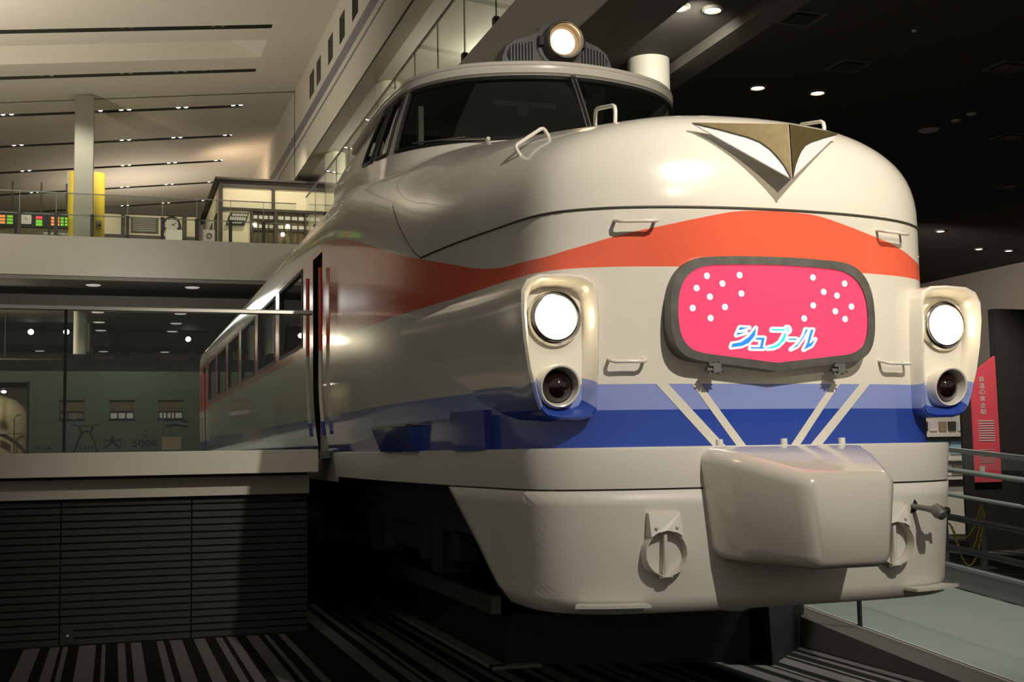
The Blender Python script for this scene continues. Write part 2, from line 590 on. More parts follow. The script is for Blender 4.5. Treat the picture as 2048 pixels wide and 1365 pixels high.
column('square_column', -4.07, 29.2, .25, 6.97, 11.42, 'gcol', 'tall grey-green square column rising from the mezzanine to the white ceiling', True)
column('round_column', 2.36, 19.74, .27, FL2, 9.5, 'column', 'pale round column under the grey soffit, closest to the cab roof')
column('round_column', 2.31, 26.2, .27, FL2, 9.5, 'column', 'pale round column under the grey soffit, next to the timbered house')
column('round_column', 2.46, 6.6, .235, 0, 5.9, 'column', 'thick pale round column under the black ceiling behind the cab')
column('round_column', -4.15, 31.4, .19, 0, 5.9, 'column', 'slim pale round column just behind the green wagon')
column('round_column', -4.15, 36.4, .19, 0, 5.9, 'column', 'slim pale round column second behind the green wagon')
column('round_column', -4.15, 42.0, .19, 0, 5.9, 'column', 'slim pale round column third behind the green wagon')

# ------------------------------------------------------------------ ceiling lamps in the slots
lamp_rows = {0: [-4.96, -3.04, -.95], 1: [-4.96, -3.01, -1.64, -.93], 2: [-6.18, -3.8, -3.01, -1.41, .17], 3: [-6.15, -2.97, -1.39, .23],
             4: [-6.14, -2.92, -1.39, .22], 5: [-6.07, -2.93, -1.33, .25], 6: [-2.89, -1.31, .26]}
hb = MB()
hb.lathe((0, 0, 0), (0, -.35, -1), [(.0001, -.17), (.06, -.17), (.075, 0), (.0001, 0)], 14)
head_me = hb.mesh('lamp_head', 'slot', 40)
db = MB().disc((0, -.006, -.012), (0, -.35, -1), .066, 16)
lit_me = db.mesh('lamp_lens', 'bulb')
off_me = db.mesh('lamp_lens', 'chrome')
for k, xs in lamp_rows.items():
    y = 23.68 + 3.58 * k
    for x in xs:
        on_ = k >= 2
        t = thing('slot_spotlight', 'lit pair of small spotlights in a dark ceiling slot' if on_ else 'unlit pair of small spotlights in a dark ceiling slot nearest the skylight recess',
                  'spotlight', (x, y, cz(x) + .12), 'lit ceiling slot spotlights' if on_ else 'unlit ceiling slot spotlights')
        for dx in (-.11, .11):
            p = (x + dx, y, cz(x + dx) + .06)
            h_ = link(head_me, 'lamp_head', t, loc=p)
            link(lit_me if on_ else off_me, 'lamp_lens', t, loc=p)

# ------------------------------------------------------------------ lamps, vents and discs of the black ceiling
ring_me = MB().lathe((0, 0, 0), (0, 0, -1), [(.085, 0), (.11, .0), (.11, .02), (.085, .03), (.085, 0)], 20).mesh('ring', 'dgrey', 40)
bulb_me = MB().lathe((0, 0, 0), (0, 0, -1), [(.0001, .035), (.05, .03), (.078, .012), (.08, 0)], 16).mesh('bulb', 'warmbulb', 60)
for (x, y, lb) in [(4.16, 7.16, None), (4.99, 7.16, None), (12.85, 15.15, None), (15.2, 16.9, None), (16.05, 16.95, None), (2.05, 4.95, 'x'), (2.4, 4.92, 'x')]:
    t = thing('ceiling_downlight', 'small lit warm downlight in the black ceiling' if not lb else 'bright lit downlight beside the gallery edge beam',
              'downlight', (x, y, 5.9), 'lit downlights of the black ceiling' if not lb else 'lit downlights by the gallery edge')
    link(ring_me, 'ring', t, loc=(x, y, 5.9))
    link(bulb_me, 'bulb', t, loc=(x, y, 5.9))
disc_me = MB().lathe((0, 0, 0), (0, 0, -1), [(.0001, .02), (.1, .02), (.13, .0)], 24).mesh('speaker', 'pale', 50)
for (x, y, s, lb) in [(7.53, 8.39, 1.1, 'large pale round ceiling disc in the black ceiling'), (7.55, 7.52, .5, 'small pale round detector on the black ceiling'),
                      (7.56, 7.85, .5, 'small pale round detector on the black ceiling'), (4.77, 4.93, .2, 'tiny pale sprinkler dot on the black ceiling')]:
    o = link(disc_me, 'ceiling_disc', loc=(x, y, 5.9))
    o.scale = (s, s, 1)
    tag(o, lb, 'ceiling disc', 'small round detectors' if 'detector' in lb else None)
for q, (x, y) in enumerate([(3.4, 4.91), (4.77, 6.15), (6.6, 5.7), (8.9, 8.4), (11.2, 11.2)]):
    t = thing('ceiling_vent', 'square dark ceiling vent flush in the black ceiling', 'vent', (x, y, 5.9), 'square vents of the black ceiling')
    f = MB()
    a, c = .2, .165
    for (x0, x1, y0, y1) in ((-a, a, -a, -c), (-a, a, c, a), (-a, -c, -c, c), (c, a, -c, c)):
        f.box(x + x0, x + x1, y + y0, y + y1, 5.885, 5.9)
    f.build('vent_frame', 'dgrey', t)
    MB().box(x - .12, x + .12, y - .12, y + .12, 5.88, 5.9).build('vent_plate', 'darkwall', t)

# downlights below the mezzanine
dn_me = MB().lathe((0, 0, 0), (0, 0, -1), [(.0001, .02), (.16, .02), (.19, .0)], 20).mesh('downlight', 'dim', 50)
for (x, y) in [(-3.75, 26.87), (-1.31, 26.86), (-3.74, 30), (-1.31, 30), (-3.7, 33), (-1.3, 33), (-3.7, 35.9), (-1.29, 35.9), (-3.67, 38.6), (-1.29, 38.6), (-3.65, 42), (-1.28, 42), (-3.64, 47.5), (-1.2, 47.5), (-6.1, 47.5)]:
    z = 5.90 if not 29.0 < y < 29.5 else 5.55
    tag(link(dn_me, 'recessed_downlight', loc=(x, y, z)), 'dim round downlight in the dark ceiling under the mezzanine', 'downlight', 'dim downlights under the mezzanine')
for (x, y, z) in [(-5.78, 36.4, 5.6), (-4.7, 36.24, 5.6), (-.77, 38.25, 5.6)]:
    t = thing('hanging_spotlight', 'bright white spotlight hanging below the mezzanine ceiling', 'spotlight', (x, y, 5.9), 'bright spotlights under the mezzanine')
    MB().tube([(x, y, 5.9), (x, y, z + .1)], .02, 6).build('stem', 'slot', t)
    MB().lathe((x, y, z), (0, -1, -.3), [(.0001, -.16), (.09, -.16), (.1, 0)], 14).build('lamp_head', 'slot', t, 40)
    MB().disc((x, y, z), (0, -1, -.3), .09, 16).build('lamp_lens', 'bulb', t)


# ------------------------------------------------------------------ glass balustrades
def balustrade(name, label, axis, fixed, a0, a1, z0, z1, step, parent_loc, clips=True, posts=None, mid=None):
    t = thing(name, label, 'railing', parent_loc)
    n = max(1, round((a1 - a0) / step))
    for i in range(n):
        p, q = a0 + (a1 - a0) * i / n + .01, a0 + (a1 - a0) * (i + 1) / n - .01
        b = MB()
        if axis == 'x':
            b.box(p, q, fixed - .008, fixed + .008, z0, z1)
        else:
            b.box(fixed - .008, fixed + .008, p, q, z0, z1)
        b.build('glass_pane', 'glass', t)
        e = MB()
        if axis == 'x':
            e.box(p - .016, p - .004, fixed - .01, fixed + .01, z0, z1)
        else:
            e.box(fixed - .01, fixed + .01, p - .016, p - .004, z0, z1)
        e.build('pane_joint', 'gpost', t)
        if clips:
            c = MB()
            if axis == 'y':
                c.box(fixed - .04, fixed + .03, p - .06, p + .05, z0 - .05, z0 + .13)
            else:
                c.box(p - .05, p + .035, fixed - .04, fixed + .03, z0 - .02, z0 + .58)
            c.build('clip' if axis == 'y' else 'post', 'darkwall', t)
    r = MB()
    if axis == 'x':
        r.box(a0, a1, fixed - .02, fixed + .02, z1, z1 + .02)
    else:
        r.box(fixed - .02, fixed + .02, a0, a1, z1, z1 + .02)
    r.build('top_rail', 'gpost', t)
    if mid:
        g = MB()
        g.box(a0, a1, fixed + .06, fixed + .085, mid, mid + .025)
        g.build('mid_rail', 'gpost', t)
    return t


balustrade('gallery_balustrade', 'clear glass balustrade with dark clips along the right upper gallery', 'y', 1.42, 3.0, 25.4, FL2, 8.1, 1.5, (1.42, 3, FL2))
balustrade('mezzanine_balustrade', 'clear glass balustrade with short black posts along the cross mezzanine', 'x', 26.02, -10.5, 1.25, 6.97, 8.05, .82, (-10, 26, 6.97), mid=7.52)

# ------------------------------------------------------------------ mezzanine exhibits
t = thing('yellow_information_pillar', 'bright yellow curved information panel behind the grey column', 'sign', (-4.03, 30.3, 6.97))
b = MB()
arc = [(-4.03 + .5 * math.cos(a), 30.4 + .35 * math.sin(a)) for a in [math.pi * (1 + k / 16) for k in range(17)]]
b.prism(arc + [(-3.53, 30.6), (-4.53, 30.6)], lambda p: (p[0], p[1], 6.97), lambda p: (p[0], p[1], 9.55))
b.build('panel', 'yellow', t, 40)
b = MB()
b.quad((-4.538, 30.30, 9.56), (-4.27, 30.085, 9.56), (-4.27, 30.08, 9.20), (-4.538, 30.30, 8.95))
b.build('white_corner', 'pale', t)
b = MB().box(-3.72, -3.60, 30.07, 30.2, 7.95, 8.15)
b.build('notice', 'pale', t, label='small white notice')
MB().disc((-3.66, 30.065, 8.02), (0, -1, 0), .035, 12).build('notice_mark', 'slot', t)

t = thing('departure_board', 'black hanging departure board with orange and green lit rows', 'sign', (-5.4, 29, 7.7))
b = MB().box(-7.2, -4.45, 29.0, 29.12, 7.70, 8.12).build('board', 'black', t)
for x in (-7.0, -5.86, -5.14, -4.5):
    MB().box(x - .025, x + .025, 29.03, 29.09, 8.12, 8.94).build('hanging_rod', 'slot', t)
for x in (-5.76, -4.92):
    MB().box(x - .03, x + .03, 28.96, 29.1, 6.97, 8.1).build('support_post', 'slot', t)
leds = [(-6.2, -6.02, 'ledo', 3), (-5.98, -5.83, 'ledg', 3), (-6.6, -6.25, 'ledg', 3), (-4.88, -4.78, 'ledo', 3), (-4.76, -4.67, 'ledo', 3), (-4.64, -4.56, 'ledg', 3), (-4.53, -4.46, 'ledg', 3)]
for (x0, x1, m, n) in leds:
    for i in range(n):
        z = 7.77 + i * .085
        MB().box(x0, x1, 28.985, 29.0, z, z + .062).build('led_row', m, t)
for z, m in ((7.93, 'ledr'), (7.83, 'ledg'), (7.745, 'ledg')):
    MB().box(-5.26, -5.10, 28.985, 29.0, z, z + .075).build('led_row', m, t)
bb = MB()
pl = [(-5.66 + .29 * u, 7.78 + .25 * v) for u, v in ((.06, 0), (.94, 0), (1, .1), (1, .9), (.94, 1), (.06, 1), (0, .9), (0, .1))]
bb.prism(pl, lambda p: (p[0], 28.98, p[1]), lambda p: (p[0], 29.0, p[1]))
ck = bb.build('clock_face', 'pale', t)
MB().box(-5.518, -5.510, 28.972, 28.98, 7.905, 7.98).box(-5.514, -5.46, 28.972, 28.98, 7.90, 7.908).build('clock_hand', 'ink', ck)
tag(box_obj('display_counter', 'pale', -5.1, -4.46, 29.6, 30.0, 6.97, 7.68), 'plain white counter under the departure board', 'counter')

# timbered house at the right of the mezzanine
HX0, HX1, HY = -.45, 3.0, 29.0
t = thing('timbered_station_house', 'cream plastered house front with dark timber frame and lattice doors', 'building', (1.2, HY, 6.97))
b = MB()
b.box(HX0, .40, HY + .03, HY + .15, 6.97, 9.2)
b.box(.40, 2.0, HY + .03, HY + .15, 8.44, 9.2)
b.box(2.0, 3.0, HY + .03, HY + .15, 6.97, 9.2)
b.box(HX0, HX0 + .12, HY + .15, 36, 6.97, 9.2)
b.build('wall', 'cream', t)
for (x0, x1, z0, z1) in ((HX0 - .03, HX0 + .07, 6.97, 9.25), (.98, 1.07, 8.4, 9.1), (.38, .46, 6.97, 8.45), (1.05, 1.15, 6.97, 8.42), (1.92, 2.0, 6.97, 8.42), (2.9, 3.0, 6.97, 9.2)):
    MB().box(x0, x1, HY - .03, HY + .06, z0, z1).build('post', 'timber', t)
for (z0, z1) in ((9.06, 9.24), (8.40, 8.48)):
    MB().box(HX0 - .03, 3.0, HY - .04, HY + .06, z0, z1).build('beam', 'timber', t)
MB().box(HX0 - .15, 3.1, HY - .2, 36, 9.24, 9.30).build('roof', 'timber', t)
for (x0, x1) in ((.46, 1.05), (1.15, 1.92)):
    d = MB()
    d.box(x0, x1, HY + .02, HY + .06, 6.97, 7.25).box(x0, x1, HY + .02, HY + .06, 7.86, 7.92)
    n = 4
    for i in range(n + 1):
        x = lerp(x0, x1, i / n)
        d.box(x - .012, x + .012, HY + .02, HY + .05, 7.25, 8.4)
    for z in (7.5, 8.15):
        d.box(x0, x1, HY + .02, HY + .05, z, z + .02)
    do = d.build('lattice_door', 'timber', t)
    MB().box(x0, x1, HY + .07, HY + .08, 7.25, 8.4).build('door_paper', 'blind', do)
    for i in range(n):
        for z0, z1 in ((8.20, 8.30), (7.94, 8.04)):
            a, c = lerp(x0, x1, i / n) + .02, lerp(x0, x1, (i + 1) / n) - .02
            MB().box(a, c, HY + .045, HY + .068, z0, z1).build('door_pane', 'pale', do)
# side wall windows of that house
for (y0, y1) in ((30.0, 30.8), (31.6, 32.6)):
    MB().box(HX0 - .03, HX0, y0, y1, 7.6, 8.5).build('side_window', 'timber', t)
# hanging parallelogram sign
t = thing('hanging_house_sign', 'black slanted parallelogram sign with white lettering beside the lattice doors', 'sign', (0, HY - .05, 7.98))
pl = [(-.31, 7.96), (.20, 7.96), (.34, 8.32), (-.18, 8.32)]
MB().prism(pl, lambda p: (p[0], HY - .10, p[1]), lambda p: (p[0], HY - .06, p[1])).build('sign_board', 'ink', t)
for (n_, xa, xb, za, zb) in ((8, -.13, .29, 8.225, 8.295), (7, -.20, .25, 8.105, 8.20)):
    for i in range(n_):     # too blurred to read: one mark per character
        x0, x1 = lerp(xa, xb, i / n_), lerp(xa, xb, (i + .78) / n_)
        MB().quad((x0, HY - .104, za), (x1, HY - .104, za), (x1 + .02, HY - .104, zb), (x0 + .02, HY - .104, zb)).build('character_mark', 'pale', t)
MB().quad((-.25, HY - .104, 8.02), (.13, HY - .104, 8.02), (.15, HY - .104, 8.07), (-.2, HY - .104, 8.07)).build('arrow_strip', 'pale', t)
# wall lanterns
for x, z in ((.50, 8.02), (1.42, 8.0), (1.28, 7.75)):
    t = thing('wall_lantern', 'small glowing warm lantern on the timbered house front', 'lamp', (x, HY - .1, z), 'lanterns of the timbered house')
    MB().lathe((x, HY - .1, z), (0, 0, 1), [(.0001, -.06), (.04, -.05), (.055, 0), (.04, .05), (.0001, .06)], 12).build('globe', 'warmbulb', t, 60)
    MB().box(x - .01, x + .01, HY - .1, HY - .03, z + .055, z + .075).build('bracket', 'timber', t)

# low cream hall behind
t = thing('cream_ticket_hall', 'low cream ticket hall with dark timber posts and a round clock', 'building', (-2, 34, 6.97))
MB().box(-3.9, -.65, 34.0, 34.2, 6.97, 9.3).build('wall', 'cream', t)
for (x0, x1, z0, z1) in ((-3.9, -.65, 9.12, 9.34), (-3.9, -.65, 8.34, 8.46)):
    MB().box(x0, x1, 33.93, 34.02, z0, z1).build('beam', 'timber', t)
for x in (-3.85, -3.0, -1.16, -.72):
    MB().box(x - .06, x + .06, 33.92, 34.03, 6.97, 9.15).build('post', 'timber', t)
for i in range(11):
    x = -3.7 + .28 * i
    MB().box(x - .012, x + .012, 33.94, 34.0, 7.5, 8.34).build('lattice_bar', 'timber', t)
bd = MB().box(-2.78, -1.95, 33.92, 34.0, 8.55, 9.03).build('timetable_board', 'dgrey', t, label='grey timetable board')
for i in range(7):
    MB().box(-2.7, -2.03, 33.912, 33.92, 8.6 + .06 * i, 8.612 + .06 * i).build('text_line', 'pale', bd)
t = thing('station_clock', 'round station clock with white dial and dark rim on the ticket hall', 'clock', (-1.55, 33.9, 8.8))
cc = (-1.55, 33.8, 8.80)
MB().lathe(cc, (0, -1, 0), [(.0001, -.1), (.25, -.1), (.27, .02), (.22, .05), (.21, .03)], 32).build('rim', 'timber', t, 40)
MB().disc((cc[0], cc[1] - .03, cc[2]), (0, -1, 0), .215, 32).build('dial', 'pale', t)
for k in range(12):
    a = math.pi * 2 * k / 12
    x, z = cc[0] + .18 * math.sin(a), cc[2] + .18 * math.cos(a)
    MB().box(x - .01, x + .01, cc[1] - .04, cc[1] - .03, z - .01, z + .01).build('hour_mark', 'ink', t)
MB().tube([(cc[0], cc[1] - .045, cc[2]), (cc[0] + .1, cc[1] - .045, cc[2] - .03)], .008, 6).tube([(cc[0], cc[1] - .045, cc[2]), (cc[0] + .14, cc[1] - .045, cc[2] + .05)], .006, 6).build('clock_hand', 'ink', t)
tag(box_obj('notice_stand', 'pale', -1.75, -1.25, 33.3, 33.4, 6.97, 8.56), 'plain white notice stand below the station clock', 'notice')
t = thing('round_notice', 'small white notice with a red ring beside the timbered house', 'sign', (-.75, 28.6, 6.97))
MB().box(-.93, -.62, 28.6, 28.63, 6.97, 7.75).build('board', 'pale', t)
MB().lathe((-.77, 28.59, 7.58), (0, -1, 0), [(.05, 0), (.075, 0), (.075, .01), (.05, .01), (.05, 0)], 20).build('red_ring', 'signred', t)

# ------------------------------------------------------------------ green wagon under the mezzanine
WY = 28.0
t = thing('green_wagon', 'olive green wagon with black arched roof and small windows behind the glass', 'wagon', (-3, WY, 0))
x0w, x1w, d0, d1 = -11.0, 3.2, -6.55, -5.33
wins = [(-4.54, -3.95), (-3.31, -2.71), (-2.08, -1.47), (-.85, -.25)]
xs = sorted(set([x0w, x1w, d0, d1] + [v for p in wins for v in p]))
zsW = [.55, 1.15, 2.54, 3.0, 3.49, 3.82]
b = MB()
for yy in (WY, WY + 2.6):
    for a, c in zip(xs[:-1], xs[1:]):
        for i, (p, q) in enumerate(zip(zsW[:-1], zsW[1:])):
            if any(abs(a - w[0]) < 1e-6 for w in wins) and i == 2:
                continue
            if abs(a - d0) < 1e-6 and i in (1, 2, 3):
                continue
            b.quad((a, yy, p), (c, yy, p), (c, yy, q), (a, yy, q))
for xx in (x0w, x1w):
    b.quad((xx, WY, .55), (xx, WY + 2.6, .55), (xx, WY + 2.6, 3.82), (xx, WY, 3.82))
b.quad((x0w, WY, 1.12), (x1w, WY, 1.12), (x1w, WY + 2.6, 1.12), (x0w, WY + 2.6, 1.12))
b.build('body', 'green', t)
b = MB()
arc = [(WY + 1.3 - 1.36 * math.cos(a), 3.82 + .36 * math.sin(a) ** .8) for a in [math.pi * k / 14 for k in range(15)]]
b.grid([[(x, p[0], p[1]) for p in arc] for x in (x0w, x1w)])
b.box(x0w, x1w, WY - .05, WY - .02, 3.80, 3.86)
b.build('roof', 'wroof', t, 40)
for x in (-6.6, -4.16, -2.4, -.9):
    MB().box(x - .3, x + .3, WY + .9, WY + 1.6, 4.14, 4.30).box(x - .36, x - .22, WY + .85, WY + 1.65, 4.2, 4.36).box(x + .22, x + .36, WY + .85, WY + 1.65, 4.2, 4.36).build('roof_ventilator', 'wroof', t)
for i, (a, c) in enumerate(wins):
    f = MB()
    f.box(a - .03, c + .03, WY - .03, WY + .0, 2.50, 2.54).box(a - .03, c + .03, WY - .02, WY + .0, 3.0, 3.03)
    f.box(a, c, WY + .01, WY + .05, 2.70, 2.74)
    wf = f.build('window', 'wroof', t)
    MB().box(a, c, WY + .03, WY + .05, 2.74, 3.0).build('blind', 'blind', wf)
    n = 3
    for k in range(n):
        p, q = lerp(a, c, k / n) + .02, lerp(a, c, (k + 1) / n) - .02
        MB().box(p, q, WY + .03, WY + .04, 2.55, 2.69).build('pane', 'pale' if i in (1, 2) else 'dgrey', wf)
for x in (d0 - .05, d1):
    MB().box(x, x + .05, WY - .03, WY + .05, 1.15, 3.52).build('door_post', 'wroof', t)
MB().box(-5.18, -5.12, WY - .02, WY, .6, 3.82).build('rib', 'green', t)
place_text('lettering', '大', 'ink', t, -3.48, -3.00, 1.76, 2.10, WY - .01, offset=.025)
place_text('lettering', '5008', 'ink', t, -2.74, -2.13, 1.80, 1.98, WY - .01, offset=.015)
place_text('lettering', '日', 'ink', t, -2.47, -2.36, 2.04, 2.15, WY - .01)
MB().add([(-2.46, WY - .01, 2.20), (-2.38, WY - .01, 2.20), (-2.42, WY - .01, 2.26)], [(0, 1, 2)])
mk = MB()
mk.add([(-2.46, WY - .01, 2.20), (-2.38, WY - .01, 2.20), (-2.42, WY - .01, 2.26)], [(0, 1, 2)])
mk.build('triangle_mark', 'ink', t)
for x in (-5.12, -5.02, -4.89, -4.80, -4.76, -4.14, -4.03, -3.92, -3.81, -3.73):   # small stencilled marks, not legible
    MB().box(x - .025, x + .025, WY - .012, WY - .008, 1.765, 1.825).build('stencil_mark', 'ink', t)
for x in (-9.5, -7.5, .2, 2.0):
    for yy in (WY + .75, WY + 1.85):
        MB().lathe((x, yy, .92), (0, 1, 0), [(.0001, -.06), (.43, -.06), (.43, .06), (.0001, .06)], 24).build('wheel', 'under', t, 40)
# cream locomotive seen through the wagon door
t = thing('cream_locomotive', 'cream rounded locomotive front seen through the wagon doorway', 'locomotive', (-7.2, 34.2, .5))
b = MB()
rows = []
for z, r in ((.9, 1.5), (1.6, 1.56), (2.3, 1.56), (2.75, 1.5), (3.1, 1.36), (3.35, 1.1), (3.5, .7), (3.56, .05)):
    rows.append([(-7.2 + r * math.cos(a), 35.4 + r * .8 * math.sin(a), z) for a in [math.pi * (1 + k / 20) for k in range(21)]])
b.grid(rows)
b.build('nose', 'nosecream', t, 50)
MB().box(-8.7, -5.7, 34.25, 34.35, 2.28, 2.31).build('belt_line', 'buff', t)
bf = MB().lathe((-7.0, 34.1, 1.9), (0, -1, 0), [(.0001, 0), (.24, 0), (.26, .2), (.2, .26), (.0001, .27)], 24).build('lamp_case', 'buff', t, 40)
sg = MB().disc((-6.62, 33.8, 2.02), (0, -1, 0), .12, 24).build('no_entry_disc', 'signred', t)
MB().box(-6.70, -6.54, 33.79, 33.798, 2.0, 2.04).build('bar', 'pale', sg)
for x in (-7.05, -6.05):
    MB().tube([(x, 34.0, 1.6), (x, 33.95, 2.75), (x + .08, 34.0, 2.85), (x + .16, 34.1, 2.85)], .018, 6).build('grab_rail', 'dgrey', t)
for z in (2.3, 1.7):
    MB().box(-6.42, -6.18, 33.95, 34.1, z, z + .04).build('step', 'pale', t)
MB().box(-8.7, -5.7, 34.1, 36, .5, 1.6).build('buffer_beam', 'rust', t)
t = thing('doorway_lamp', 'bright white lamp seen through the wagon doorway', 'lamp', (-6.3, 33.2, 3.9))
MB().lathe((-6.3, 33.2, 3.52), (0, -.6, -1), [(.0001, -.14), (.06, -.12), (.08, 0)], 16).build('lamp_head', 'slot', t, 40)
MB().disc((-6.3, 33.195, 3.51), (0, -.6, -1), .075, 16).build('lamp_lens', 'bulb', t)
MB().tube([(-6.3, 33.25, 3.6), (-6.3, 33.25, 5.9)], .015, 6).build('stem', 'slot', t)

# ------------------------------------------------------------------ platform
t = thing('station_platform', 'cream edged platform with black louvred front along the train side', 'platform', (-4, 5, 0))
MB().box(-12, -1.56, 4.77, 21.5, 1.385, 1.58).build('slab', 'slab', t, bevel=.006)
MB().box(-12, -1.60, 5.02, 21.3, 1.20, 1.36).build('beam', 'slab', t, bevel=.004)
MB().box(-12, -1.62, 5.02, 21.3, 1.36, 1.385).build('shadow_gap', 'slot', t)
PX = [-6.74, -5.70, -4.664, -3.628, -2.585, -1.60]
sl = MB()
W = 1.03
for a, c in zip(PX[:-1], PX[1:]):
    pan = MB().box(a + .004, c - .004, 5.125, 5.16, .0, 1.20).build('front_panel', 'slat', t)
    n = 20
    for i in range(n):
        z0 = .015 + i * .0592
        s = MB()
        vs_ = [(a + .006, 5.10, z0), (c - .006, 5.10, z0), (c - .006, 5.10, z0 + .044), (a + .006, 5.10, z0 + .044), (a + .006, 5.127, z0 + .056), (c - .006, 5.127, z0 + .056), (a + .006, 5.127, z0), (c - .006, 5.127, z0)]
        s.add(vs_, [(0, 1, 2, 3), (3, 2, 5, 4), (0, 6, 7, 1), (0, 3, 4, 6), (1, 7, 5, 2)])
        s.build('slat', 'slat', pan)
MB().box(-12, -1.62, 5.16, 21.0, 0, 1.2).build('core', 'black', t)
MB().box(-3.615, -3.515, 5.09, 5.1, .03, .15).build('cover_plate', 'slat', t)
MB().lathe((-3.563, 5.09, .088), (0, -1, 0), [(.0001, .02), (.012, .018), (.017, .0)], 16).build('screw_cap', 'steel', t, 40)

t = thing('platform_railing', 'clear glass railing with brushed steel handrail on the platform edge', 'railing', (-4, 4.83, 1.58))
for a, c in ((-8.4, -6.02), (-6.0, -3.615), (-3.595, -1.60)):
    MB().box(a, c, 4.82, 4.835, 1.582, 2.735).build('glass_pane', 'glass', t)
for x in (-6.01, -3.605):
    MB().box(x - .012, x + .012, 4.815, 4.84, 1.58, 2.735).build('pane_joint', 'black', t)
MB().box(-8.4, -1.60, 4.80, 4.855, 2.735, 2.775).build('handrail', 'steel', t, bevel=.008)

# slender black stool on the platform
t = thing('platform_stool', 'slender black stool with curved seat and splayed legs on the platform', 'stool', (-3.56, 11, 1.58))
b = MB()
pr = [(-3.77, 1.962), (-3.70, 1.966), (-3.62, 1.95), (-3.50, 1.95), (-3.42, 1.966), (-3.355, 1.962), (-3.42, 1.945), (-3.50, 1.93), (-3.62, 1.93), (-3.70, 1.945)]
b.prism(pr, lambda p: (p[0], 10.85, p[1]), lambda p: (p[0], 11.15, p[1]))
b.build('seat', 'railm', t)
for yy in (10.88, 11.12):
    for s in (-1, 1):
        MB().tube([(-3.56 + s * .085, yy, 1.94), (-3.56 + s * .055, yy, 1.86), (-3.56 + s * .10, yy, 1.74), (-3.56 + s * .15, yy, 1.585)], .009, 6).build('leg', 'railm', t)
    MB().tube([(-3.56 + .075 * math.cos(a), yy, 1.79 + .085 * math.sin(a)) for a in [math.pi * k / 8 for k in range(9)]], .007, 6).build('brace', 'railm', t)
t = thing('platform_trolley_rack', 'thin grey tubular rack with a pale notice near the train end', 'rack', (-1.95, 18.2, 1.58))
for x in (-2.35, -2.2):
    MB().tube([(x, 18, 1.58), (x, 18, 2.42)], .015, 6).build('upright', 'gpost', t)
MB().tube([(-2.36, 18, 2.42), (-1.95, 18, 2.44)], .015, 6).build('top_bar', 'gpost', t)
MB().box(-2.36, -2.02, 17.96, 17.98, 1.66, 1.90).build('notice_plate', 'cream', t)
for z in (2.1, 2.2):
    MB().tube([(-2.3, 18, z), (-2.1, 18, z + .02), (-1.9, 18, z - .02)], .02, 6).build('cross_tube', 'railm', t)

# ================================================================== TRAIN
TRAIN = thing('express_train', 'cream express train with domed nose, orange-red band and blue lower stripes', 'train', (0, 0, .49))
PTS = [(0, -.08), (.4, -.075), (.7, -.055), (.9, -.015), (1.06, .06), (1.13, .14), (1.175, .25), (1.215, .42), (1.27, .7), (1.335, 1.05), (1.40, 1.55), (1.445, 2.1), (1.468, 2.8), (1.473, 3.6), (1.473, 5.0)]
# arclength parametrisation of half the plan outline (Catmull-Rom)
half = []
P_ = [(-PTS[1][0], PTS[1][1])] + PTS + [(1.473, 6.0)]
for i in range(1, len(P_) - 2):
    for k in range(12):
        u = k / 12
        p0, p1, p2, p3 = [Vector(q) for q in P_[i - 1:i + 3]]
        q = .5 * ((2 * p1) + (-p0 + p2) * u + (2 * p0 - 5 * p1 + 4 * p2 - p3) * u * u + (-p0 + 3 * p1 - 3 * p2 + p3) * u ** 3)
        half.append((q.x, q.y))
half.append(PTS[-1])
arc_s = [0.]
for a, c in zip(half[:-1], half[1:]):
    arc_s.append(arc_s[-1] + math.hypot(c[0] - a[0], c[1] - a[1]))
SMAX = arc_s[-1]


def outl(s):
    """plan outline at signed arclength s (left side negative); past the nose it runs straight back"""
    sg = -1 if s < 0 else 1
    s = abs(s)
    if s >= SMAX:
        return (sg * 1.473, 5.0 + s - SMAX)
    lo, hi = 0, len(arc_s) - 1
    while hi - lo > 1:
        m = (lo + hi) // 2
        if arc_s[m] <= s:
            lo = m
        else:
            hi = m
    t = (s - arc_s[lo]) / (arc_s[hi] - arc_s[lo])
    return (sg * lerp(half[lo][0], half[hi][0], t), lerp(half[lo][1], half[hi][1], t))


def s_of_y(y):
    if y >= 5:
        return SMAX + y - 5
    for i in range(len(half) - 1, 0, -1):
        if half[i - 1][1] <= y:
            t = (y - half[i - 1][1]) / max(1e-9, half[i][1] - half[i - 1][1])
            return lerp(arc_s[i - 1], arc_s[i], min(1, t))
    return 0


def s_of_x(x):
    for i in range(len(half) - 1):
        if half[i + 1][0] >= x:
            t = (x - half[i][0]) / max(1e-9, half[i + 1][0] - half[i][0])
            return lerp(arc_s[i], arc_s[i + 1], t)
    return 0


def wall(s, z, off=0.):
    """point of the lower body surface"""
    x, y = outl(s)
    k = min(1.1, max(0, (z - 1.54) / 1.19))
    y += -.165 * k ** 1.8 * max(0, 1 - (x / 1.12) ** 2)
    tuck = .06 * max(0, (2.2 - z) / .66) ** 2 * min(1, max(0, (y - .2) / 2))
    x -= math.copysign(tuck, x)
    if off:
        xa, ya = outl(s - .01)
        xb, yb = outl(s + .01)
        n = Vector((yb - ya, -(xb - xa), 0)).normalized()
        x += n.x * off
        y += n.y * off
    return Vector((x, y, z))


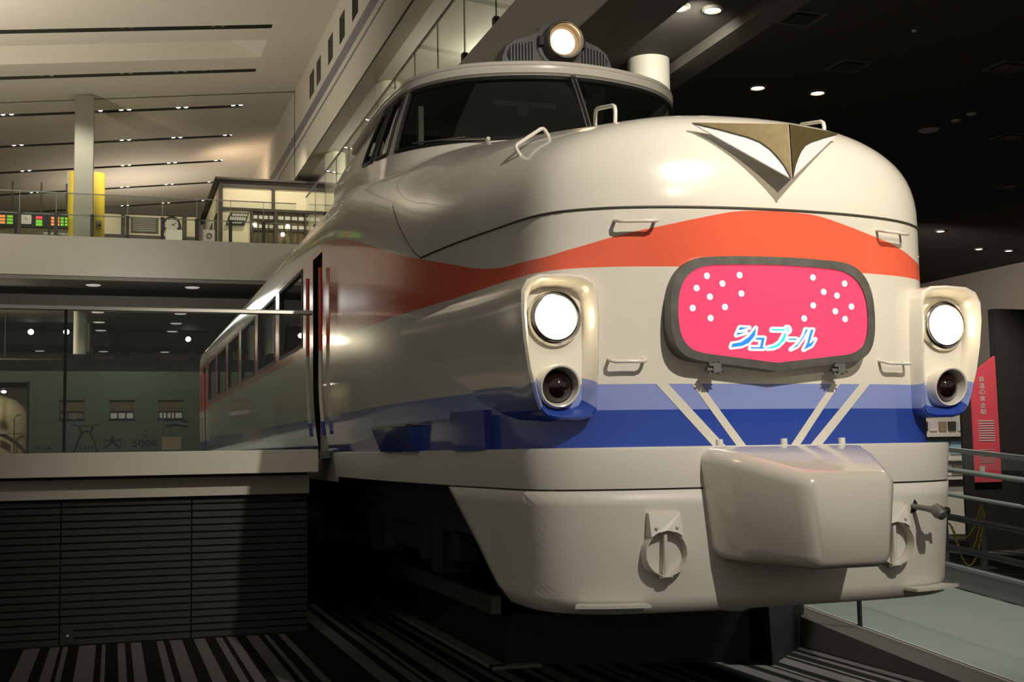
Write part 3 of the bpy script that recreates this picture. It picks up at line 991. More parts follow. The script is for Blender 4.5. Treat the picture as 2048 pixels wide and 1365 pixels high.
RL = [(0, 2.455), (s_of_x(1.0), 2.455), (s_of_y(.5), 2.448), (s_of_y(1.2), 2.43), (s_of_y(1.8), 2.435), (s_of_y(2.7), 2.452), (s_of_y(3.7), 2.475), (s_of_y(5.0), 2.49)]
RU = [(0, 2.745), (s_of_x(.2), 2.738), (s_of_x(.4), 2.703), (s_of_x(.6), 2.66), (s_of_x(.77), 2.625), (s_of_x(1.05), 2.55), (s_of_y(.162), 2.527), (s_of_y(.46), 2.527), (s_of_y(.75), 2.553), (s_of_y(1.125), 2.63),
      (s_of_y(1.69), 2.75), (s_of_y(2.24), 2.868), (s_of_y(3.2), 3.10), (s_of_y(4.2), 3.30), (s_of_y(5.0), 3.41)]
ZS = [(0, 2.755), (s_of_y(1.1), 2.76), (s_of_y(1.7), 2.82), (s_of_y(2.24), 2.96), (s_of_y(3.2), 3.19), (s_of_y(4.2), 3.40), (s_of_y(5.0), 3.46)]
ZT = [(.35, 3.345), (1.0, 3.48), (2.0, 3.67), (2.5, 3.77), (3.5, 3.90), (4.6, 3.99), (6, 4.0)]


def dome(s, th):
    """hood and roof surface above the shoulder line, th 0..pi/2 from shoulder to crown"""
    a = abs(s)
    zs = pchip(a, ZS)
    B = wall(s, zs)
    yp = max(0, B.y + .1)
    yT = math.sqrt(.42 ** 2 + yp * yp) - .1
    zt = pchip(yT, ZT)
    n = interp(B.y, [(0, 2.7), (1.0, 2.8), (3, 2.7), (5, 2.9)])
    hf = 1 - max(0, math.cos(th)) ** (2 / n)
    vf = math.sin(th) ** (2 / n)
    return Vector((lerp(B.x, 0, hf), lerp(B.y, yT, hf), lerp(zs, zt, vf)))


# window and door cuts on the straight side
WIN = [(6.3 + 2.14 * k, 6.3 + 2.14 * k + 1.72) for k in range(6)]
DOOR = [(5.08, 5.62), (19.55, 20.2)]
cuts = sorted(set([5.0, 21.25] + [v for p in WIN + DOOR for v in p]))
svals = [SMAX * i / 90 for i in range(91)] + [SMAX + y - 5 for y in cuts[1:]]
svals = [-s for s in svals[::-1]] + svals[1:]
ZR = [1.54, 1.64, 1.735, 1.865]
body = MB()
cols = []
for s in svals:
    a = abs(s)
    rl, ru, zs = pchip(a, RL), pchip(a, RU), pchip(a, ZS)
    k = min(1, max(0, (a - s_of_y(2.5)) / (s_of_y(5) - s_of_y(2.5))))
    ra = lerp(lerp(rl, ru, .33), 2.60, k)
    rb = lerp(lerp(rl, ru, .67), 3.34, k)
    zlist = ZR + [lerp(1.865, rl, q) for q in (.25, .5, .75)] + [rl, ra, rb, ru, lerp(ru, zs, .5), zs]
    c = [wall(s, z) for z in zlist]
    for j in range(1, 19):
        c.append(dome(s, (math.pi / 2) * (j / 18) ** 1.0))
    cols.append(c)
bandm = [2, 2, 1, 0, 0, 0, 0, 3, 3, 3, 0, 0] + [0] * 18
for i in range(len(svals) - 1):
    ym = None
    if min(abs(svals[i]), abs(svals[i + 1])) >= SMAX - 1e-6:
        ya, yb = sorted((abs(svals[i]) - SMAX + 5, abs(svals[i + 1]) - SMAX + 5))
        ym = (ya + yb) / 2
    for j in range(len(bandm)):
        if ym is not None:
            if j == 8 and any(p[0] < ym < p[1] for p in WIN):
                continue
            if j < 9 and any(p[0] < ym < p[1] for p in DOOR):
                continue
        a, b_, c, d = cols[i][j], cols[i + 1][j], cols[i + 1][j + 1], cols[i][j + 1]
        m = bandm[j]
        if (a - d).length < 1e-6 and (b_ - c).length < 1e-6:
            continue
        body.add([a, b_, c, d], [(0, 1, 2, 3)], m)
# rear end cap
body.add(cols[0] + cols[-1][::-1], [tuple(range(2 * len(cols[0])))], 0)
BODY = body.build('car_body', ['white', 'lblue', 'blue', 'red'], TRAIN, 30)

# hood seam: along the shoulder then up behind the dome on both sides
sm = MB()
s1 = s_of_y(1.66)
path = [wall(lerp(-s1, s1, k / 120), 2.752, .002) for k in range(121)]
sm.tube(path, .006, 6)
for sg in (-1, 1):
    pp = []
    for k in range(9):
        u = k / 8
        s = sg * lerp(s1, s_of_y(2.35), u ** .8)
        z = lerp(2.752, 3.22, u)
        zs = pchip(abs(s), ZS)
        if z <= zs:
            pp.append(wall(s, z, .001))
        else:
            lo, hi = 0, math.pi / 2
            for _ in range(30):
                md = (lo + hi) / 2
                if dome(s, md).z < z:
                    lo = md
                else:
                    hi = md
            pp.append(dome(s, lo))
    sm.tube(pp, .003, 6)
sm.build('hood_seam', 'seam', TRAIN, 60)


# diagonal cream stripes over the blue bands
def wx(x, z, off=0.):
    return wall(math.copysign(s_of_x(abs(x)), x), z, off)


for sg in (-1, 1):
    for (xt0, xt1, xb0, xb1) in ((.627, .563, .312, .240), (.434, .385, .180, .125)):
        b = MB()
        n = 12
        rows = []
        for k in range(n + 1):
            u = k / n
            z = lerp(1.866, 1.54, u)
            rows.append([wx(sg * lerp(xt0, xb0, u), z, .0025), wx(sg * lerp(xt1, xb1, u), z, .0025)])
        b.grid(rows)
        b.build('diagonal_stripe', 'white', TRAIN, 40)


# skirt
def sk_off(s):
    return interp(outl(s)[1], [(-.08, .14), (0, .13), (.3, .085), (.8, .035), (1.4, .018), (5, .012)])


def skp(s, z, inset=0.):
    a = interp(abs(s), [(0, 1), (SMAX, 1)])
    p = wall(s, 1.56, sk_off(s) - inset)
    p.z = z
    return p


b = MB()
sv = [lerp(-s_of_y(4.75), s_of_y(4.75), k / 140) for k in range(141)]
b.grid([[wall(s, 1.545, -.02) for s in sv], [skp(s, 1.548) for s in sv], [skp(s, 1.53, -.004) for s in sv], [skp(s, 1.345, .012) for s in sv]])
b.build('valance', 'skirt', TRAIN, 35)
b = MB()
rows = []
for k in range(9):
    u = k / 8
    z = lerp(1.335, .735, u)
    ye = pchip(u, [(0, 1.30), (.5, .93), (.85, .70), (1, .50)])
    se = s_of_y(ye)
    rows.append([skp(lerp(-se, se, q / 80), z + (.035 * max(0, abs(q / 40 - 1) - .6) * u), lerp(.012, .06, u)) for q in range(81)])
b.grid(rows)
sko = b.build('skirt', 'skirt', TRAIN, 35)
sd = sko.modifiers.new('thickness', 'SOLIDIFY')
sd.thickness = .012
b = MB()
sv2 = [lerp(-s_of_y(1.30), s_of_y(1.30), k / 80) for k in range(81)]
b.grid([[skp(s, 1.346, .02) for s in sv2], [skp(s, 1.333, .02) for s in sv2]])
b.build('skirt_joint', 'seam', TRAIN)
# side valance further back
for sg in (-1, 1):
    b = MB()
    b.grid([[(sg * 1.40, 4.7, z), (sg * 1.40, 21.2, z)] for z in (1.545, 1.30)])
    b.build('side_sill', 'skirt', TRAIN)

# coupler cover: tapered rounded snout with flat front
b = MB()


def rr(w, z0, z1, r, n=5):
    out = []
    for (cx, cz_, a0) in ((w - r, z1 - r, 0), (-w + r, z1 - r, 90), (-w + r, z0 + r, 180), (w - r, z0 + r, 270)):
        for k in range(n + 1):
            a = math.radians(a0 + 90 * k / n)
            out.append((cx + r * math.cos(a), cz_ + r * math.sin(a)))
    return out


secs = [(-.16, .465, .985, 1.545, .07), (-.30, .452, .985, 1.54, .075), (-.48, .385, .98, 1.505, .075), (-.66, .31, .975, 1.455, .07), (-.76, .262, .975, 1.425, .065), (-.80, .24, .985, 1.408, .055), (-.822, .21, 1.01, 1.38, .04)]
rows = []
for (y, w, z0, z1, r) in secs:
    ring = []
    for (x, z) in rr(w, z0, z1, r):
        t_ = (z1 - z) / (z1 - z0)
        ring.append((x * (1 - .19 * t_ ** 2), y, z))
    rows.append(ring)
b.grid(rows, 0, True)
b.add(rows[-1], [tuple(range(len(rows[-1])))])
b.build('coupler_cover', 'white', TRAIN, 50)
for x in (-.345, .02, .36):
    MB().lathe((x, -.20, 1.545), (0, 0, 1), [(.0001, .035), (.016, .035), (.018, .03), (.018, 0)], 12).build('bolt', 'skirt', TRAIN, 40)

# rings on the skirt
for sg in (-1, 1):
    cx, cz0 = sg * .655, 1.03
    base = wx(cx, 1.56, sk_off(math.copysign(s_of_x(.655), cx)) - .035)
    yb = base.y
    b = MB()
    b.prism([(cx - .085, 1.11), (cx - .05, 1.13), (cx, 1.14), (cx + .05, 1.13), (cx + .085, 1.11), (cx + .085, 1.225), (cx - .085, 1.225)],
            lambda p: (p[0], yb - .065 + (.03 if p[1] > 1.2 else 0), p[1]), lambda p: (p[0], yb + .05, p[1]))
    hk = b.build('hook_bracket', 'skirt', TRAIN)
    for dx in (-.055, .055):
        MB().lathe((cx + dx, yb - .062, 1.155), (0, -1, 0), [(.0001, .008), (.008, .006), (.009, 0)], 10).build('rivet', 'skirt', hk)
    b = MB()
    r0, r1 = .112, .107
    b.lathe((cx, yb, cz0), (0, -1, 0), [(r0, -.01), (r0, .055), (r1, .055), (r1, -.01)], 40)
    b.build('hose_ring', 'skirt', TRAIN, 40)
    MB().tube([(cx, yb - .035, 1.12), (cx, yb - .035, .925)], .011, 10).build('ring_bar', 'skirt', TRAIN, 50)
    MB().lathe((cx, yb - .035, .915), (0, -.3, -1), [(.0001, -.008), (.034, -.008), (.034, .008), (.0001, .008)], 18).build('ring_foot', 'skirt', TRAIN, 40)
# steps at the skirt bottom
for sg in (-1, 1):
    b = MB()
    rows = []
    for k in range(9):
        s = math.copysign(1, sg) * lerp(s_of_x(.73), s_of_x(1.02), k / 8)
        p, q = skp(s, .775, .045), skp(s, .775, -.05)
        rows.append([p, q, q + Vector((0, 0, .014)), p + Vector((0, 0, .014))])
    b.grid(rows, 0, True)
    b.add(rows[0], [(0, 1, 2, 3)])
    b.add(rows[-1], [(0, 1, 2, 3)])
    b.build('step_ledge', 'skirt', TRAIN)
# hose cock on the right of the skirt
p0 = wx(.80, 1.56, sk_off(s_of_x(.80)) - .03)
p0 = Vector((.80, p0.y, 1.215))
hc = MB().lathe(p0, (0, -1, 0), [(.0001, .012), (.038, .012), (.042, 0)], 18).build('hose_cock', 'rubber', TRAIN, 40)
MB().tube([p0, p0 + Vector((.03, -.10, -.012)), p0 + Vector((.045, -.16, -.02))], [.014, .016, .024], 10).build('pipe', 'edge', hc, 50)
MB().lathe(p0 + Vector((.045, -.16, -.02)), (.1, -.8, -.5), [(.0001, -.02), (.03, -.02), (.036, .02), (.026, .05), (.0001, .055)], 14).build('valve', 'edge', hc, 40)
MB().tube([p0 + Vector((.06, -.15, -.02)), p0 + Vector((.125, -.13, -.025))], .012, 8).build('lever', 'edge', hc, 50)
MB().lathe(p0 + Vector((.125, -.13, -.025)), (1, .1, 0), [(.0001, -.01), (.02, -.01), (.02, .012), (.0001, .012)], 12).build('knob', 'rubber', hc, 40)


# grab handles
def handle(pa, pb, n, depth, r=.0095, name='grab_handle'):
    pa, pb, n = Vector(pa), Vector(pb), Vector(n).normalized()
    t = (pb - pa).normalized()
    c = depth * .35
    path = [pa - n * .01, pa + n * (depth - c), pa + n * (depth - c * .3) + t * c * .3, pa + n * depth + t * c,
            pb + n * depth - t * c, pb + n * (depth - c * .3) - t * c * .3, pb + n * (depth - c), pb - n * .01]
    MB().tube(path, r, 8).build(name, 'white', TRAIN, 50)


for sg in (-1, 1):
    for (xa, xb, z) in ((.69, .865, 1.992), (.65, .84, 2.688)):
        pa, pb = wx(sg * xa, z), wx(sg * xb, z)
        s = s_of_x((xa + xb) / 2)
        n = (wall(sg * s, z, .1) - wall(sg * s, z)).normalized()
        handle(pa, pb, n + Vector((0, 0, -.25)), .075)
    # on top of the hood
    q = [dome(sg * s_of_y(.33), 1.12), dome(sg * s_of_y(.62), 1.12)]

    def hood_at(x, y):
        best = None
        for i in range(0, 60):
            s = lerp(0, s_of_y(1.6), i / 59)
            for j in range(2, 40):
                p = dome(sg * s, math.pi / 2 * j / 40)
                d = (p.x - x) ** 2 + (p.y - y) ** 2
                if best is None or d < best[0]:
                    best = (d, p)
        return best[1]
    pa, pb = hood_at(sg * .668, .30), hood_at(sg * .668, .60)
    handle(pa, pb, (0, -.1, 1), .095, .012)
    # on the hood flank
    pa, pb = hood_at(sg * .93, .66), hood_at(sg * 1.10, .58)
    handle(pa, pb, (sg * .65, -.35, .75), .06, .011)

# headmark sign
HMY = -.20
HK = [(0, 2.515), (.20, 2.512), (.40, 2.500), (.49, 2.472), (.548, 2.415), (.582, 2.33), (.592, 2.22), (.586, 2.12), (.562, 2.045), (.515, 1.998), (.44, 1.975)]
HM = []
ek = [(-.2, 2.512)] + HK + [(.30, 1.960)]
for i in range(1, len(ek) - 2):
    for k in range(5):
        u = k / 5
        p0, p1, p2, p3 = [Vector(q) for q in ek[i - 1:i + 3]]
        q = .5 * ((2 * p1) + (-p0 + p2) * u + (2 * p0 - 5 * p1 + 4 * p2 - p3) * u * u + (-p0 + 3 * p1 - 3 * p2 + p3) * u ** 3)
        HM.append((max(0, q.x), q.y))
HM += [(.44, 1.975), (0, 1.924)]
poly = HM + [(-x, z) for x, z in HM[1:-1][::-1]]
cx0, cz0 = 0, 2.22


def inset(p, d):
    v = Vector((p[0] - cx0, (p[1] - cz0)))
    return (p[0] - math.copysign(min(abs(p[0]), d * min(1, abs(p[0]) / .3)), p[0]), cz0 + (p[1] - cz0) * (1 - d / .29))


HEAD = MB()
inner = [inset(p, .042) for p in poly]
n = len(poly)
HEAD.grid([[(p[0], HMY + .13, p[1]) for p in poly], [(p[0], HMY, p[1]) for p in poly], [(p[0], HMY, p[1]) for p in inner], [(p[0], HMY + .012, p[1]) for p in inner]], 0, True)
HEADO = HEAD.build('headmark', 'frame', TRAIN, 30, label='worn steel frame of the lit pink head sign')
b = MB()
b.add([(p[0], HMY + .01, p[1]) for p in inner], [tuple(range(n))])
b.build('sign_panel', 'pink', HEADO, label='backlit pink sign panel')
dots = [(-.382, 2.406), (-.442, 2.342), (-.296, 2.369), (-.197, 2.415), (-.369, 2.3), (-.19, 2.32), (-.467, 2.24), (-.286, 2.249), (-.369, 2.191), (.231, 2.415), (.42, 2.388), (.292, 2.341), (.371, 2.323), (.226, 2.268), (.456, 2.267), (.357, 2.24), (.17, 2.199), (.414, 2.2)]
dot_me = MB().disc((0, 0, 0), (0, -1, 0), .0165, 18).mesh('snow_dot', 'dot')
for (x, z) in dots:
    link(dot_me, 'snow_dot', HEADO, loc=(x, HMY + .0075, z))
# slanted katakana lettering, white outline under blue strokes
K = .5290 / 885.0


def kp(p):   # drawing grid of the lettering to metres on the panel
    return (-.279 + (p[0] - 560) * K, 2.0235 + (945 - p[1]) * K * .865)


strokes = [[(680, 706), (772, 708), (664, 740)], [(655, 758), (740, 758), (644, 788)],
           [(590, 907), (602, 870), (682, 855), (762, 800), (835, 708), (822, 788), (760, 862), (690, 893)],
           [(832, 806), (915, 806), (892, 902), (864, 902), (882, 828), (827, 828)], [(780, 901), (908, 901), (900, 917), (772, 917)],
           [(990, 717), (1112, 717), (1106, 734), (984, 734)], [(1110, 758), (1132, 758), (1102, 832), (1044, 890), (992, 912), (934, 916), (940, 903), (1000, 888), (1058, 850)],
           [(1150, 811), (1226, 811), (1221, 826), (1145, 826)],
           [(1316, 716), (1340, 716), (1294, 800), (1228, 890), (1165, 920), (1236, 862), (1296, 776)],
           [(1368, 716), (1395, 716), (1346, 862), (1412, 812), (1372, 880), (1290, 923), (1326, 850)]]
ring = [(1140 + 24 * math.cos(a), 722 + 28 * math.sin(a)) for a in [2 * math.pi * k / 20 for k in range(20)]]
blue, outl_b = MB(), MB()
dd = 21
for st in strokes + [ring]:
    P3 = [kp(p) for p in st]
    outl_b.add([(p[0], HMY + .006, p[1]) for p in P3], [tuple(range(len(P3)))])
    for k in range(len(st)):
        a, c = Vector(st[k]), Vector(st[(k + 1) % len(st)])
        t = (c - a).normalized()
        nn = Vector((-t.y, t.x)) * dd
        q4 = [kp(v) for v in (a + nn, c + nn, c - nn, a - nn)]
        outl_b.add([(p[0], HMY + .0062, p[1]) for p in q4], [(0, 1, 2, 3)])
        cc_ = [kp((a.x + dd * math.cos(q), a.y + dd * math.sin(q))) for q in [2 * math.pi * w / 12 for w in range(12)]]
        outl_b.add([(p[0], HMY + .0061, p[1]) for p in cc_], [tuple(range(12))])
    if st is not ring:
        blue.add([(p[0], HMY + .003, p[1]) for p in P3], [tuple(range(len(P3)))], 1 if st in strokes[5:7] else 0)
for k in range(20):
    a, c = ring[k], ring[(k + 1) % 20]

    def sh(p, f):
        return kp((1140 + (p[0] - 1140) * f, 722 + (p[1] - 722) * f))
    q4 = [sh(a, .75), sh(c, .75), sh(c, .42), sh(a, .42)]
    blue.add([(p[0], HMY + .003, p[1]) for p in q4], [(0, 1, 2, 3)], 1)
blue.build('lettering', ['lettblue', 'lettcyan'], HEADO)
outl_b.build('lettering_outline', 'dot', HEADO)
for x in (-.36, .36):
    z = lerp(1.926, 1.982, abs(x) / .45) - .012
    b = MB().box(x - .042, x + .042, HMY - .006, HMY + .03, z - .035, z - .02).box(x - .032, x + .032, HMY - .012, HMY + .02, z - .012, z + .004).box(x - .012, x + .03, HMY - .014, HMY + .02, z - .045, z - .01)
    b.box(x - .03, x - .018, HMY + .0, HMY + .015, z - .05, z + .01).box(x + .018, x + .03, HMY + .0, HMY + .015, z - .05, z + .01)
    b.build('clasp', 'edge', HEADO)
    MB().tube([(x - .05, HMY + .0, z - .016), (x + .05, HMY + .0, z - .02)], .0035, 6).tube([(x - .05, HMY, z - .034), (x + .05, HMY, z - .038)], .0035, 6).build('clasp_wire', 'railm', HEADO)

# winged emblem on the hood
TL, TR = Vector((-.43, -.172, 3.197)), Vector((.43, -.172, 3.197))
RT, RB = Vector((0, -.385, 3.162)), Vector((0, -.40, 2.88))
BT, BB = Vector((0, -.12, 3.22)), Vector((0, -.17, 2.86))
em = MB()
for T in (TL, TR):
    dv = Vector((0, .012, 0))
    em.add([T, RT, RB, T + dv, RT + dv, RB + dv], [(0, 1, 2), (3, 5, 4), (0, 3, 4, 1), (0, 2, 5, 3)], 0)
em.box(-.012, .012, -.36, -.15, 2.98, 3.0, 1).box(-.012, .012, -.36, -.10, 3.12, 3.14, 1)
EMB = em.build('emblem', ['silver', 'edge'], TRAIN, label='silver and brass winged emblem')
prof = [(0, 0), (.30, .13), (.58, .27), (.70, .36), (.80, .50), (.875, .66), (.935, .82), (1, 1.0)]
for T in (TL, TR):
    nn = (T - RT).cross(RB - RT).normalized()
    if nn.y > 0:
        nn = -nn
    curve = []
    for (a, c) in prof:
        # a: along tip->ridge, c: depth from top edge towards the bottom tip
        top = T.lerp(RT, a)
        curve.append(top.lerp(T.lerp(RB, a), c / max(a, .0001) * .93 if a > 0 else 0) if a < 1 else RB.copy())
    b = MB()
    tops = [T.lerp(RT, a) for a, c in prof]
    f = .010
    b.grid([[p + nn * f for p in tops], [p + nn * f for p in curve]], 0)
    b.grid([[p + nn * f for p in curve], [p + nn * .0005 for p in curve]], 1)
    b.grid([[p + nn * f for p in tops], [p - nn * .005 for p in tops]], 0)
    b.build('brass_wing', ['brass', 'edge'], EMB)

# headlight pods
for sg in (-1, 1):
    pod = MB()
    ctr = [(.945, 2.33), (.965, 2.375), (1.02, 2.402), (1.12, 2.408), (1.25, 2.402), (1.315, 2.375), (1.345, 2.32), (1.347, 2.22), (1.335, 2.08), (1.31, 1.93), (1.29, 1.865), (1.275, 1.80), (1.25, 1.735), (1.215, 1.70), (1.15, 1.685), (1.03, 1.685), (.975, 1.70), (.95, 1.735), (.948, 1.80), (.945, 1.865), (.94, 2.0), (.94, 2.2)]
    k_ = len(ctr)
    cxp, czp = 1.14, 2.06

    def scl(p, d):
        v = Vector((p[0] - cxp, p[1] - czp))
        return (cxp + v.x * (1 - d / .2), czp + v.y * (1 - d / .355))
    YR = -.105
    rim_o = [(sg * p[0], YR + .035 * (0 if p[1] > 2.2 else (2.2 - p[1]) / .5) ** 1, p[1]) for p in ctr]
    rim_t = [(sg * scl(p, .012)[0], r[1] - .012, scl(p, .012)[1]) for p, r in zip(ctr, rim_o)]
    rim_i = [(sg * scl(p, .026)[0], r[1] - .002, scl(p, .026)[1]) for p, r in zip(ctr, rim_o)]
    bowl = [(sg * scl(p, .058)[0], -.01, scl(p, .058)[1]) for p in ctr]
    secs = []
    for (yy, add, dz) in ((.03, .012, 0), (.16, .022, .004), (.36, .030, .008), (.65, .030, .014), (1.0, .020, .02), (1.5, .0, .03), (2.1, -.03, .04)):
        xb = abs(wall(s_of_y(max(yy, .0)), 2.1).x)
        ring = []
        xo = lerp(1.347 + (yy + .1) * .075, xb + .004, min(1, max(0, yy / 1.9)) ** .8)
        for p in ctr:
            u = (p[0] - .94) / .407
            x = lerp(max(.925, xb - .25), xo, u)
            if p[0] > 1.14:
                x = xo - (1.347 - p[0]) * 1.0
            z = p[1] + dz
            if p[1] < 1.9 and p[1] != 1.865 and p[1] != 1.735:
                z = p[1]
            ring.append((sg * x, yy, z))
        secs.append(ring)

    def band(rows):
        for j in range(len(rows) - 1):
            for i in range(k_):
                i2 = (i + 1) % k_
                zm = (rows[0][i][2] + rows[0][i2][2]) / 2
                zc = (ctr[i][1] + ctr[i2][1]) / 2
                m = 0 if zc > 1.866 else (1 if zc > 1.735 else 2)
                pod.add([rows[j][i], rows[j][i2], rows[j + 1][i2], rows[j + 1][i]], [(0, 1, 2, 3)], m)
    band([bowl, rim_i, rim_t, rim_o] + secs)
    # back plate split by colour
    zcut = [1.865, 1.735]

    def plate(zlo, zhi, m):
        pts = []
        q = [(p[0], p[2]) for p in bowl]
        # clip polygon to the z interval
        for lim, keep in ((zlo, 1), (zhi, -1)):
            out = []
            for i in range(len(q)):
                a, c = q[i], q[(i + 1) % len(q)]
                ia, ic = (a[1] - lim) * keep >= 0, (c[1] - lim) * keep >= 0
                if ia:
                    out.append(a)
                if ia != ic:
                    t = (lim - a[1]) / (c[1] - a[1])
                    out.append((lerp(a[0], c[0], t), lim))
            q = out
        if len(q) > 2:
            pod.add([(p[0], -.01, p[1]) for p in q], [tuple(range(len(q)))], m)
    plate(1.865, 3, 0)
    plate(1.735, 1.865, 1)
    plate(1, 1.735, 2)
    PO = pod.build('headlight_pod', ['white', 'lblue', 'blue'], TRAIN, 42)
    hx, hz = sg * 1.148, 2.195
    c = (hx, -.01, hz)
    MB().lathe(c, (0, -1, 0), [(.140, 0), (.142, .02), (.132, .034), (.122, .03), (.118, .044), (.111, .046), (.108, .03)], 48).build('headlight_ring', 'chrome', PO, 30)
    MB().lathe(c, (0, -1, 0), [(.0001, .052), (.04, .050), (.08, .043), (.109, .028)], 40).build('headlight_lens', 'lens', PO, 60)
    lamp('headlight_glow', 'POINT', (hx, -.10, hz), 1.1, (1, .80, .5), None, .05)
    tx, tz = sg * 1.142, 1.852
    c = (tx, -.01, tz)
    ax = (0, -1, .0)
    b = MB()
    rows = []
    for (r, h, sl_) in ((.112, 0, 0), (.108, .06, .02), (.102, .075, .02), (.094, .072, .02), (.082, .02, 0)):
        rows.append([(tx + r * math.cos(a), -.01 - h - sl_ * math.sin(a), tz + r * math.sin(a)) for a in [2 * math.pi * q / 40 for q in range(40)]])
    b.grid(rows, 0, True)
    b.build('tail_light_shroud', 'white', PO, 35)
    MB().lathe(c, (0, -1, 0), [(.0001, .075), (.03, .07), (.055, .055), (.072, .032), (.083, .012)], 36).build('tail_light_lens', 'tail', PO, 60)

# side step boxes on the flanks below the blue band
for sg in (-1, 1):
    for (y0, y1, z0, z1, dp, lip) in ((.69, 1.12, 1.545, 1.765, .05, 0), (1.80, 2.70, 1.545, 1.70, .09, 1)):
        b = MB()
        rows = []
        n = 8
        for k in range(n + 1):
            s = sg * s_of_y(lerp(y0, y1, k / n))
            a, c = wall(s, z0, .0), wall(s, z1, .0)
            w = wall(s, z0, dp if not lip else dp * .55)
            v = wall(s, z1, dp)
            rows.append([a, w, v, c])
        b.grid(rows, 0, True)
        b.add(rows[0], [(0, 1, 2, 3)])
        b.add(rows[-1], [(0, 1, 2, 3)])
        bx = b.build('step_box', 'blue', TRAIN)
        if lip:
            MB().grid([[r[2] + Vector((0, 0, .004)), r[2] + Vector((0, 0, .016)), r[3] + Vector((0, 0, .016))] for r in rows]).build('tread_lip', 'steel', bx)

# ------------------------------------------------------------------ cab
SILL = [(0, 2.25), (.4, 2.33), (.8, 2.53), (1.1, 2.82), (1.265, 3.12), (1.32, 3.5), (1.34, 4.0), (1.34, 5.2)]
TOPL = [(0, 2.62), (.4, 2.68), (.75, 2.83), (.97, 3.04), (1.085, 3.27), (1.13, 3.6), (1.15, 4.0), (1.15, 5.2)]


def cr(pts, m=8):
    e = [(-pts[1][0], 2 * pts[0][1] - pts[1][1] + (pts[1][1] - pts[0][1]) * 2)] + pts + [(pts[-1][0], pts[-1][1] + 1)]
    out = []
    for i in range(1, len(e) - 2):
        for k in range(m):
            u = k / m
            p0, p1, p2, p3 = [Vector(q) for q in e[i - 1:i + 3]]
            q = .5 * ((2 * p1) + (-p0 + p2) * u + (2 * p0 - 5 * p1 + 4 * p2 - p3) * u * u + (-p0 + 3 * p1 - 3 * p2 + p3) * u ** 3)
            out.append((q.x, q.y))
    out.append(pts[-1])
    return out


si, to = cr(SILL), cr(TOPL)
NC = len(si)


def sz(i):   # sill height follows the hood
    return interp(si[i][1], [(2.25, 3.72), (3.12, 3.745), (3.6, 3.79), (4.3, 3.86), (5.2, 3.95)])


def tz(i):
    return interp(to[i][1], [(2.62, 4.32), (3.27, 4.302), (4.2, 4.285), (5.2, 4.26)])


def cabp(i, v, sg, off=0.):
    a, c = si[i], to[i]
    p = Vector((sg * lerp(a[0], c[0], v), lerp(a[1], c[1], v), lerp(sz(i), tz(i), v)))
    # slight bulge
    k = math.sin(math.pi * min(1, max(0, v))) * .015
    n = Vector((sg * a[0] * .8, a[1] - 4.2, 0)).normalized()
    return p + n * (k + off)


iA0, iA1 = 31, 34       # front pillar columns
iB0, iB1 = 40, 42
iC = 47
CAB = MB()
for sg in (-1, 1):
    for i in range(NC - 1):
        # apron into the hood
        a0, a1 = cabp(i, 0, sg), cabp(i + 1, 0, sg)
        n0 = Vector((sg * si[i][0] * .8, si[i][1] - 4.2, 0)).normalized()
        n1 = Vector((sg * si[i + 1][0] * .8, si[i + 1][1] - 4.2, 0)).normalized()
        f0, f1 = [interp(si[q][1], [(2.9, .14), (3.5, .05), (4.2, .02)]) for q in (i, i + 1)]
        CAB.quad(a0, a1, a1 + n1 * f1 - Vector((0, 0, .30)), a0 + n0 * f0 - Vector((0, 0, .30)))
        solid = iA0 <= i < iA1 or iB0 <= i < iB1 or i >= iC
        for v0, v1 in ((0, .06), (.06, .5), (.5, .955), (.955, 1)):
            if solid or v0 == .955 or v0 == 0:
                CAB.quad(cabp(i, v0, sg), cabp(i + 1, v0, sg), cabp(i + 1, v1, sg), cabp(i, v1, sg))
        # rain gutter bands
        def band_p(j, off, dz):
            c = to[j]
            n = Vector((c[0] * .8, c[1] - 4.2, 0)).normalized()
            return Vector((sg * (c[0] + n.x * off), c[1] + n.y * off, tz(j) + dz))
        lv = [(0, 0), (.035, .008), (.040, .035), (.030, .042), (.030, .062), (.038, .068), (.034, .092), (.0, .105)]
        for (o0, z0), (o1, z1) in zip(lv[:-1], lv[1:]):
            CAB.quad(band_p(i, o0, z0), band_p(i + 1, o0, z0), band_p(i + 1, o1, z1), band_p(i, o1, z1))
CABO = CAB.build('cab', 'white', TRAIN, 35)
rf = MB()
for sg in (-1, 1):
    rows = []
    for k in range(7):
        u = k / 6
        row = []
        for i in range(NC):
            c = to[i]
            yc = max(c[1], 2.62) if c[1] > 3.6 else lerp(c[1], 3.7, u)
            row.append(Vector((sg * c[0] * (1 - u), yc, tz(i) + .104 + .11 * math.sin(u * math.pi / 2))))
        rows.append(row)
    rf.grid(rows)
rf.build('cab_roof', 'roofgrey', TRAIN, 50)
# back of the cab
bk = MB()
e0 = [cabp(NC - 1, v, -1) for v in (0, .5, 1)] + [cabp(NC - 1, v, 1) for v in (1, .5, 0)]
bk.add(e0, [tuple(range(6))])
bk.build('cab_rear_wall', 'roofgrey', TRAIN)


def pane(name, sg, i0, i1, v0=.06, v1=.955, m='cabglass', off=-.012):
    b = MB()
    b.grid([[cabp(i, lerp(v0, v1, k / 4), sg, off) for i in range(i0, i1 + 1)] for k in range(5)])
    return b.build(name, m, CABO, 60)


